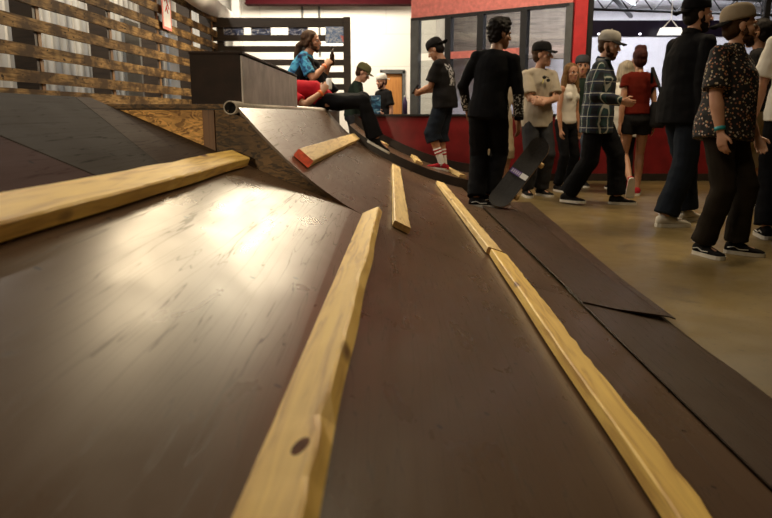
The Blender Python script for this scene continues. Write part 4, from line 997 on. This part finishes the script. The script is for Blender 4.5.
# things held or worn
def wp(P, p):          # local point of a figure to the world
    r = P['root']; return Matrix.Translation(r.location) @ Matrix.Rotation(r.rotation_euler.z, 4, 'Z') @ V(p)
def palm(P, sd, along=0.075, out=0.03):
    a, e, w = P['arms'][sd]; return w+(w-e).normalized()*along*P['s']
q = wp(P5, palm(P5, -1, 0.1)); t = thing('phone', 'black phone held by the man in the black t-shirt', 'phone', q+V((-0.01, 0, 0.025)), P5['root'].rotation_euler.z)
bm = B(); box(bm, (-0.036, -0.01, -0.03), (0.036, 0.0, 0.11), 0.003, 0, Matrix.Rotation(R(35), 4, 'X')); from_bm('body', bm, M['black'], t)
bm = B(); box(bm, (-0.032, -0.0125, -0.025), (0.032, -0.0102, 0.104), 0, 0, Matrix.Rotation(R(35), 4, 'X')); from_bm('screen', bm, simple('phone glass', (0.02, 0.025, 0.035), 0.1), t)
q = wp(P2, palm(P2, 1, 0.075)); t = thing('drink_can', 'white drink can held by the person in the red t-shirt', 'can', q+V((0.02, 0, -0.01)))
bm = B(); tube(bm, [(0, 0, -0.005), (0, 0, 0.005), (0, 0, 0.1), (0, 0, 0.112)], [0.026, 0.032, 0.032, 0.026], 18); from_bm('body', bm, M['paper'], t, True)
bm = B(); tube(bm, [(0, 0, 0.1125), (0, 0, 0.115)], [0.025, 0.025], 18); from_bm('lid', bm, M['steel'], t)
q = wp(P1, palm(P1, 1, 0.09)); t = thing('bottle', 'dark bottle held between the seated man\'s hands', 'bottle', q+V((0.02, 0.02, -0.06)))
bm = B(); tube(bm, [(0, 0, 0), (0, 0, 0.12), (0, 0, 0.16), (0, 0, 0.2)], [0.029, 0.029, 0.014, 0.013], 16); from_bm('body', bm, simple('brown bottle glass', (0.03, 0.012, 0.005), 0.1), t, True)
bm = B(); tube(bm, [(0, 0, 0.2005), (0, 0, 0.21)], [0.015, 0.015], 14); from_bm('bottle_cap', bm, M['black'], t)
# sunglasses hanging at the neck of the beige t-shirt
c = P7['chest']+P7['fw']*0.155*P7['s']+P7['up']*0.075*P7['s']
t = thing('sunglasses', 'black and yellow sunglasses hung on the beige t-shirt', 'sunglasses', wp(P7, c), P7['root'].rotation_euler.z)
for x in (-0.025, 0.025):
    bm = B(); ell(bm, (x, 0.004, -0.012+x*0.6), (0.024, 0.005, 0.018)); from_bm('lens', bm, M['black'], t, True)
bm = B(); tube(bm, [(-0.03, 0.0, 0.0), (0.0, 0.004, 0.008), (0.03, 0.0, 0.02)], [0.004]*3, 8); from_bm('bridge', bm, M['black'], t)
bm = B(); tube(bm, [(0.03, -0.002, 0.0), (0.04, 0.003, -0.06)], [0.004]*2, 8); from_bm('temple', bm, simple('yellow plastic', (0.7, 0.6, 0.03), 0.4), t)
# shoulder bag
t = thing('shoulder_bag', 'black shoulder bag hanging at the red haired woman\'s right side', 'bag', wp(P12, (0.2, -0.1, 0.9)), P12['root'].rotation_euler.z+R(10))
bm = B(); tube(bm, [(0, 0, -0.14), (0, 0, -0.1), (0, 0, 0.1), (0, 0, 0.14)], [(0.05, 0.12), (0.075, 0.16), (0.07, 0.15), (0.05, 0.11)], 16, (1, 0, 0)); from_bm('body', bm, CL['bag'], t, True)
bm = B(); tube(bm, [(0.0, 0.12, 0.12), (-0.06, 0.08, 0.34), (-0.1, 0.0, 0.5), (-0.06, -0.1, 0.32), (0.0, -0.12, 0.12)], [(0.018, 0.006)]*5, 8); from_bm('strap', bm, CL['bag'], t)
# blue patterned crate and bottle on the half wall
p = atY(371, 98, YH+0.07)
t = thing('blue_crate', 'dark blue patterned cardboard box on the half wall in front of the two men', 'box', (p.x, YH+0.065, HT+0.001))
bm = B(); box(bm, (-0.13, -0.05, 0), (0.13, 0.07, 0.25), 0.004); from_bm('body', bm, mat_poster('blue carton print', (0.008, 0.02, 0.05), (0.015, 0.06, 0.13), (0.05, 0.2, 0.33)), t)
bm = B(); box(bm, (-0.006, -0.0525, 0.004), (0.006, -0.0505, 0.246)); from_bm('tape_strip', bm, M['black'], t)
p = atY(405, 105, YH+0.06); t = thing('bottle', 'small purple bottle on the half wall near the door', 'bottle', (p.x, YH+0.06, HT+0.001))
bm = B(); tube(bm, [(0, 0, 0), (0, 0, 0.16), (0, 0, 0.2), (0, 0, 0.23)], [0.033, 0.033, 0.016, 0.015], 16); from_bm('body', bm, simple('purple plastic', (0.05, 0.03, 0.09), 0.3), t, True)
bm = B(); tube(bm, [(0, 0, 0.2305), (0, 0, 0.25)], [0.017, 0.017], 14); from_bm('bottle_cap', bm, M['paper'], t)
# skateboard: tail on the floor, nose raised to the right
tail = V((0.985, 6.36, 0.075)); nose = atY(545, 141, 6.5)
ya = (nose-tail).normalized(); 
za = V((-0.5, -0.82, 0.2)); za = (za-ya*za.dot(ya)).normalized(); xa = ya.cross(za)
t = thing('skateboard', 'black skateboard standing on its tail with the nose raised', 'skateboard')
t.matrix_world = Matrix.Translation(tail) @ Matrix((xa, ya, za)).transposed().to_4x4()
L = (nose-tail).length; NL = 28; bm = B(); tp = []; bt = []
for i in range(NL+1):
    y = L*i/NL; e = min(y, L-y); w = 0.102*math.sqrt(max(0.0, 1-max(0, 1-e/0.1)**2)); w = max(w, 0.004)
    kick = 0.0
    if y < 0.16: kick = (0.16-y)**2*2.2
    if y > L-0.16: kick = (y-L+0.16)**2*2.2
    tp.append([bm.verts.new((x*w, y, kick+0.006+0.006*abs(x))) for x in (-1, -0.6, 0, 0.6, 1)]); bt.append([bm.verts.new((x*w, y, kick-0.006+0.006*abs(x))) for x in (-1, -0.6, 0, 0.6, 1)])
for i in range(NL):
    for j in range(4):
        bm.faces.new((tp[i][j], tp[i][j+1], tp[i+1][j+1], tp[i+1][j])); f = bm.faces.new((bt[i][j], bt[i+1][j], bt[i+1][j+1], bt[i][j+1])); f.material_index = 1
    for j in (0, 4):
        f = bm.faces.new((tp[i][j], tp[i+1][j], bt[i+1][j], bt[i][j])); f.material_index = 1
for r_ in (0, NL):
    for j in range(4): bm.faces.new((tp[r_][j], tp[r_][j+1], bt[r_][j+1], bt[r_][j])).material_index = 1
from_bm('deck', bm, [simple('black grip tape', (0.022, 0.02, 0.019), 0.85, 0.3, 60), simple('maple edge', (0.35, 0.2, 0.09), 0.5)], t, False)
bm = B(); box(bm, (-0.092, L*0.5-0.028, 0.0135), (0.02, L*0.5+0.022, 0.0145)); from_bm('sticker', bm, simple('purple sticker', (0.1, 0.045, 0.24), 0.4), t)['label'] = 'purple sticker across the grip tape'
bm = B(); box(bm, (0.021, L*0.5-0.028, 0.0135), (0.092, L*0.5+0.022, 0.0145)); from_bm('sticker', bm, M['paper'], t)['label'] = 'white end of the sticker'
bm = B()
for k in range(5): x = -0.08+k*0.02; box(bm, (x, L*0.5-0.018, 0.0147), (x+0.012, L*0.5+0.014, 0.0152))
from_bm('lettering', bm, simple('pale lettering', (0.55, 0.5, 0.65), 0.5), t)
for y in (0.2, L-0.2):
    bm = B(); tube(bm, [(-0.085, y, -0.048), (0.085, y, -0.048)], [0.01, 0.01], 10); box(bm, (-0.03, y-0.035, -0.03), (0.03, y+0.035, -0.0065), 0.003); box(bm, (-0.02, y-0.015, -0.05), (0.02, y+0.015, -0.028))
    tr = from_bm('truck', bm, M['steel'], t)
    for x in (-0.1, 0.1):
        bm = B(); tube(bm, [(x-0.017, y, -0.048), (x-0.012, y, -0.048), (x+0.012, y, -0.048), (x+0.017, y, -0.048)], [0.02, 0.026, 0.026, 0.02], 18); from_bm('wheel', bm, simple('amber wheel', (0.6, 0.4, 0.16), 0.4, 0.1), t, True)

# ---------------------------------------------------------------- lights
def area(name, loc, size, power, col, target=None, sy=None):
    l = bpy.data.lights.new(name, 'AREA'); l.energy = power; l.color = col
    if sy: l.shape = 'RECTANGLE'; l.size = size; l.size_y = sy
    else: l.size = size
    o = bpy.data.objects.new(name, l); C.objects.link(o); o.location = loc
    d = (V(target)-V(loc)) if target else V((0, 0, -1))
    o.rotation_euler = d.to_track_quat('-Z', 'Y').to_euler(); return o
WARM = (1.0, 0.8, 0.52)
area('hall_lamp_back', (-0.4, 9.8, 2.75), 1.6, 90, (1.0, 0.84, 0.58), (-0.45, 2.2, 0.7), 0.5)
area('hall_lamp_wall', (-1.2, 12.2, 3.2), 2.2, 130, (1.0, 0.88, 0.7), (-1.0, 14.2, 1.6), 0.5)
area('hall_lamp_left', (-1.15, 8.9, 3.7), 1.2, 88, WARM, (-2.64, 6.6, 1.3), 0.4)
area('hall_lamp_side', (-3.0, 6.5, 4.2), 4.5, 190, (1.0, 0.93, 0.82), (-3.5, 6.5, 1.4), 0.15)
area('hall_lamp_right', (3.2, 6.6, 4.2), 1.6, 110, WARM, (3.0, 6.0, 0), 0.4)
area('hall_lamp_front', (0.4, 2.4, 4.0), 1.4, 36, WARM, (0.3, 2.6, 0), 0.4)
area('shop_front_fill', (1.2, 8.4, 4.25), 1.2, 55, (1.0, 0.85, 0.66), (1.5, 10.9, 2.6), 0.3)  # added fill that brightens the red band, no known fixture
area('shop_lamp', (4.5, 12.0, 3.3), 3.5, 330, (0.93, 0.92, 1.0), (4.5, 13.4, 1.2), 1.2)
l = bpy.data.lights.new('deck_front_fill', 'SPOT'); l.energy = 700; l.color = WARM; l.spot_size = R(13); l.spot_blend = 0.6; l.shadow_soft_size = 0.08  # unseen spot added to brighten the deck front panel
o = bpy.data.objects.new('deck_front_fill', l); C.objects.link(o); o.location = (-1.05, -3.8, 1.55)
o.rotation_euler = (V((-1.0, 3.2, 0.86))-V((-1.05, -3.8, 1.55))).to_track_quat('-Z', 'Y').to_euler()
w = bpy.data.worlds.new('world'); sc.world = w; w.use_nodes = True
w.node_tree.nodes['Background'].inputs[0].default_value = (0.9, 0.72, 0.5, 1); w.node_tree.nodes['Background'].inputs[1].default_value = 0.006
sc.view_settings.view_transform = 'Standard'; sc.view_settings.look = 'None'; sc.view_settings.gamma = 1; sc.view_settings.use_curve_mapping = False
sc.view_settings.exposure = 0.0

for o in TMPO:
    m = o.data; bpy.data.objects.remove(o); bpy.data.meshes.remove(m)
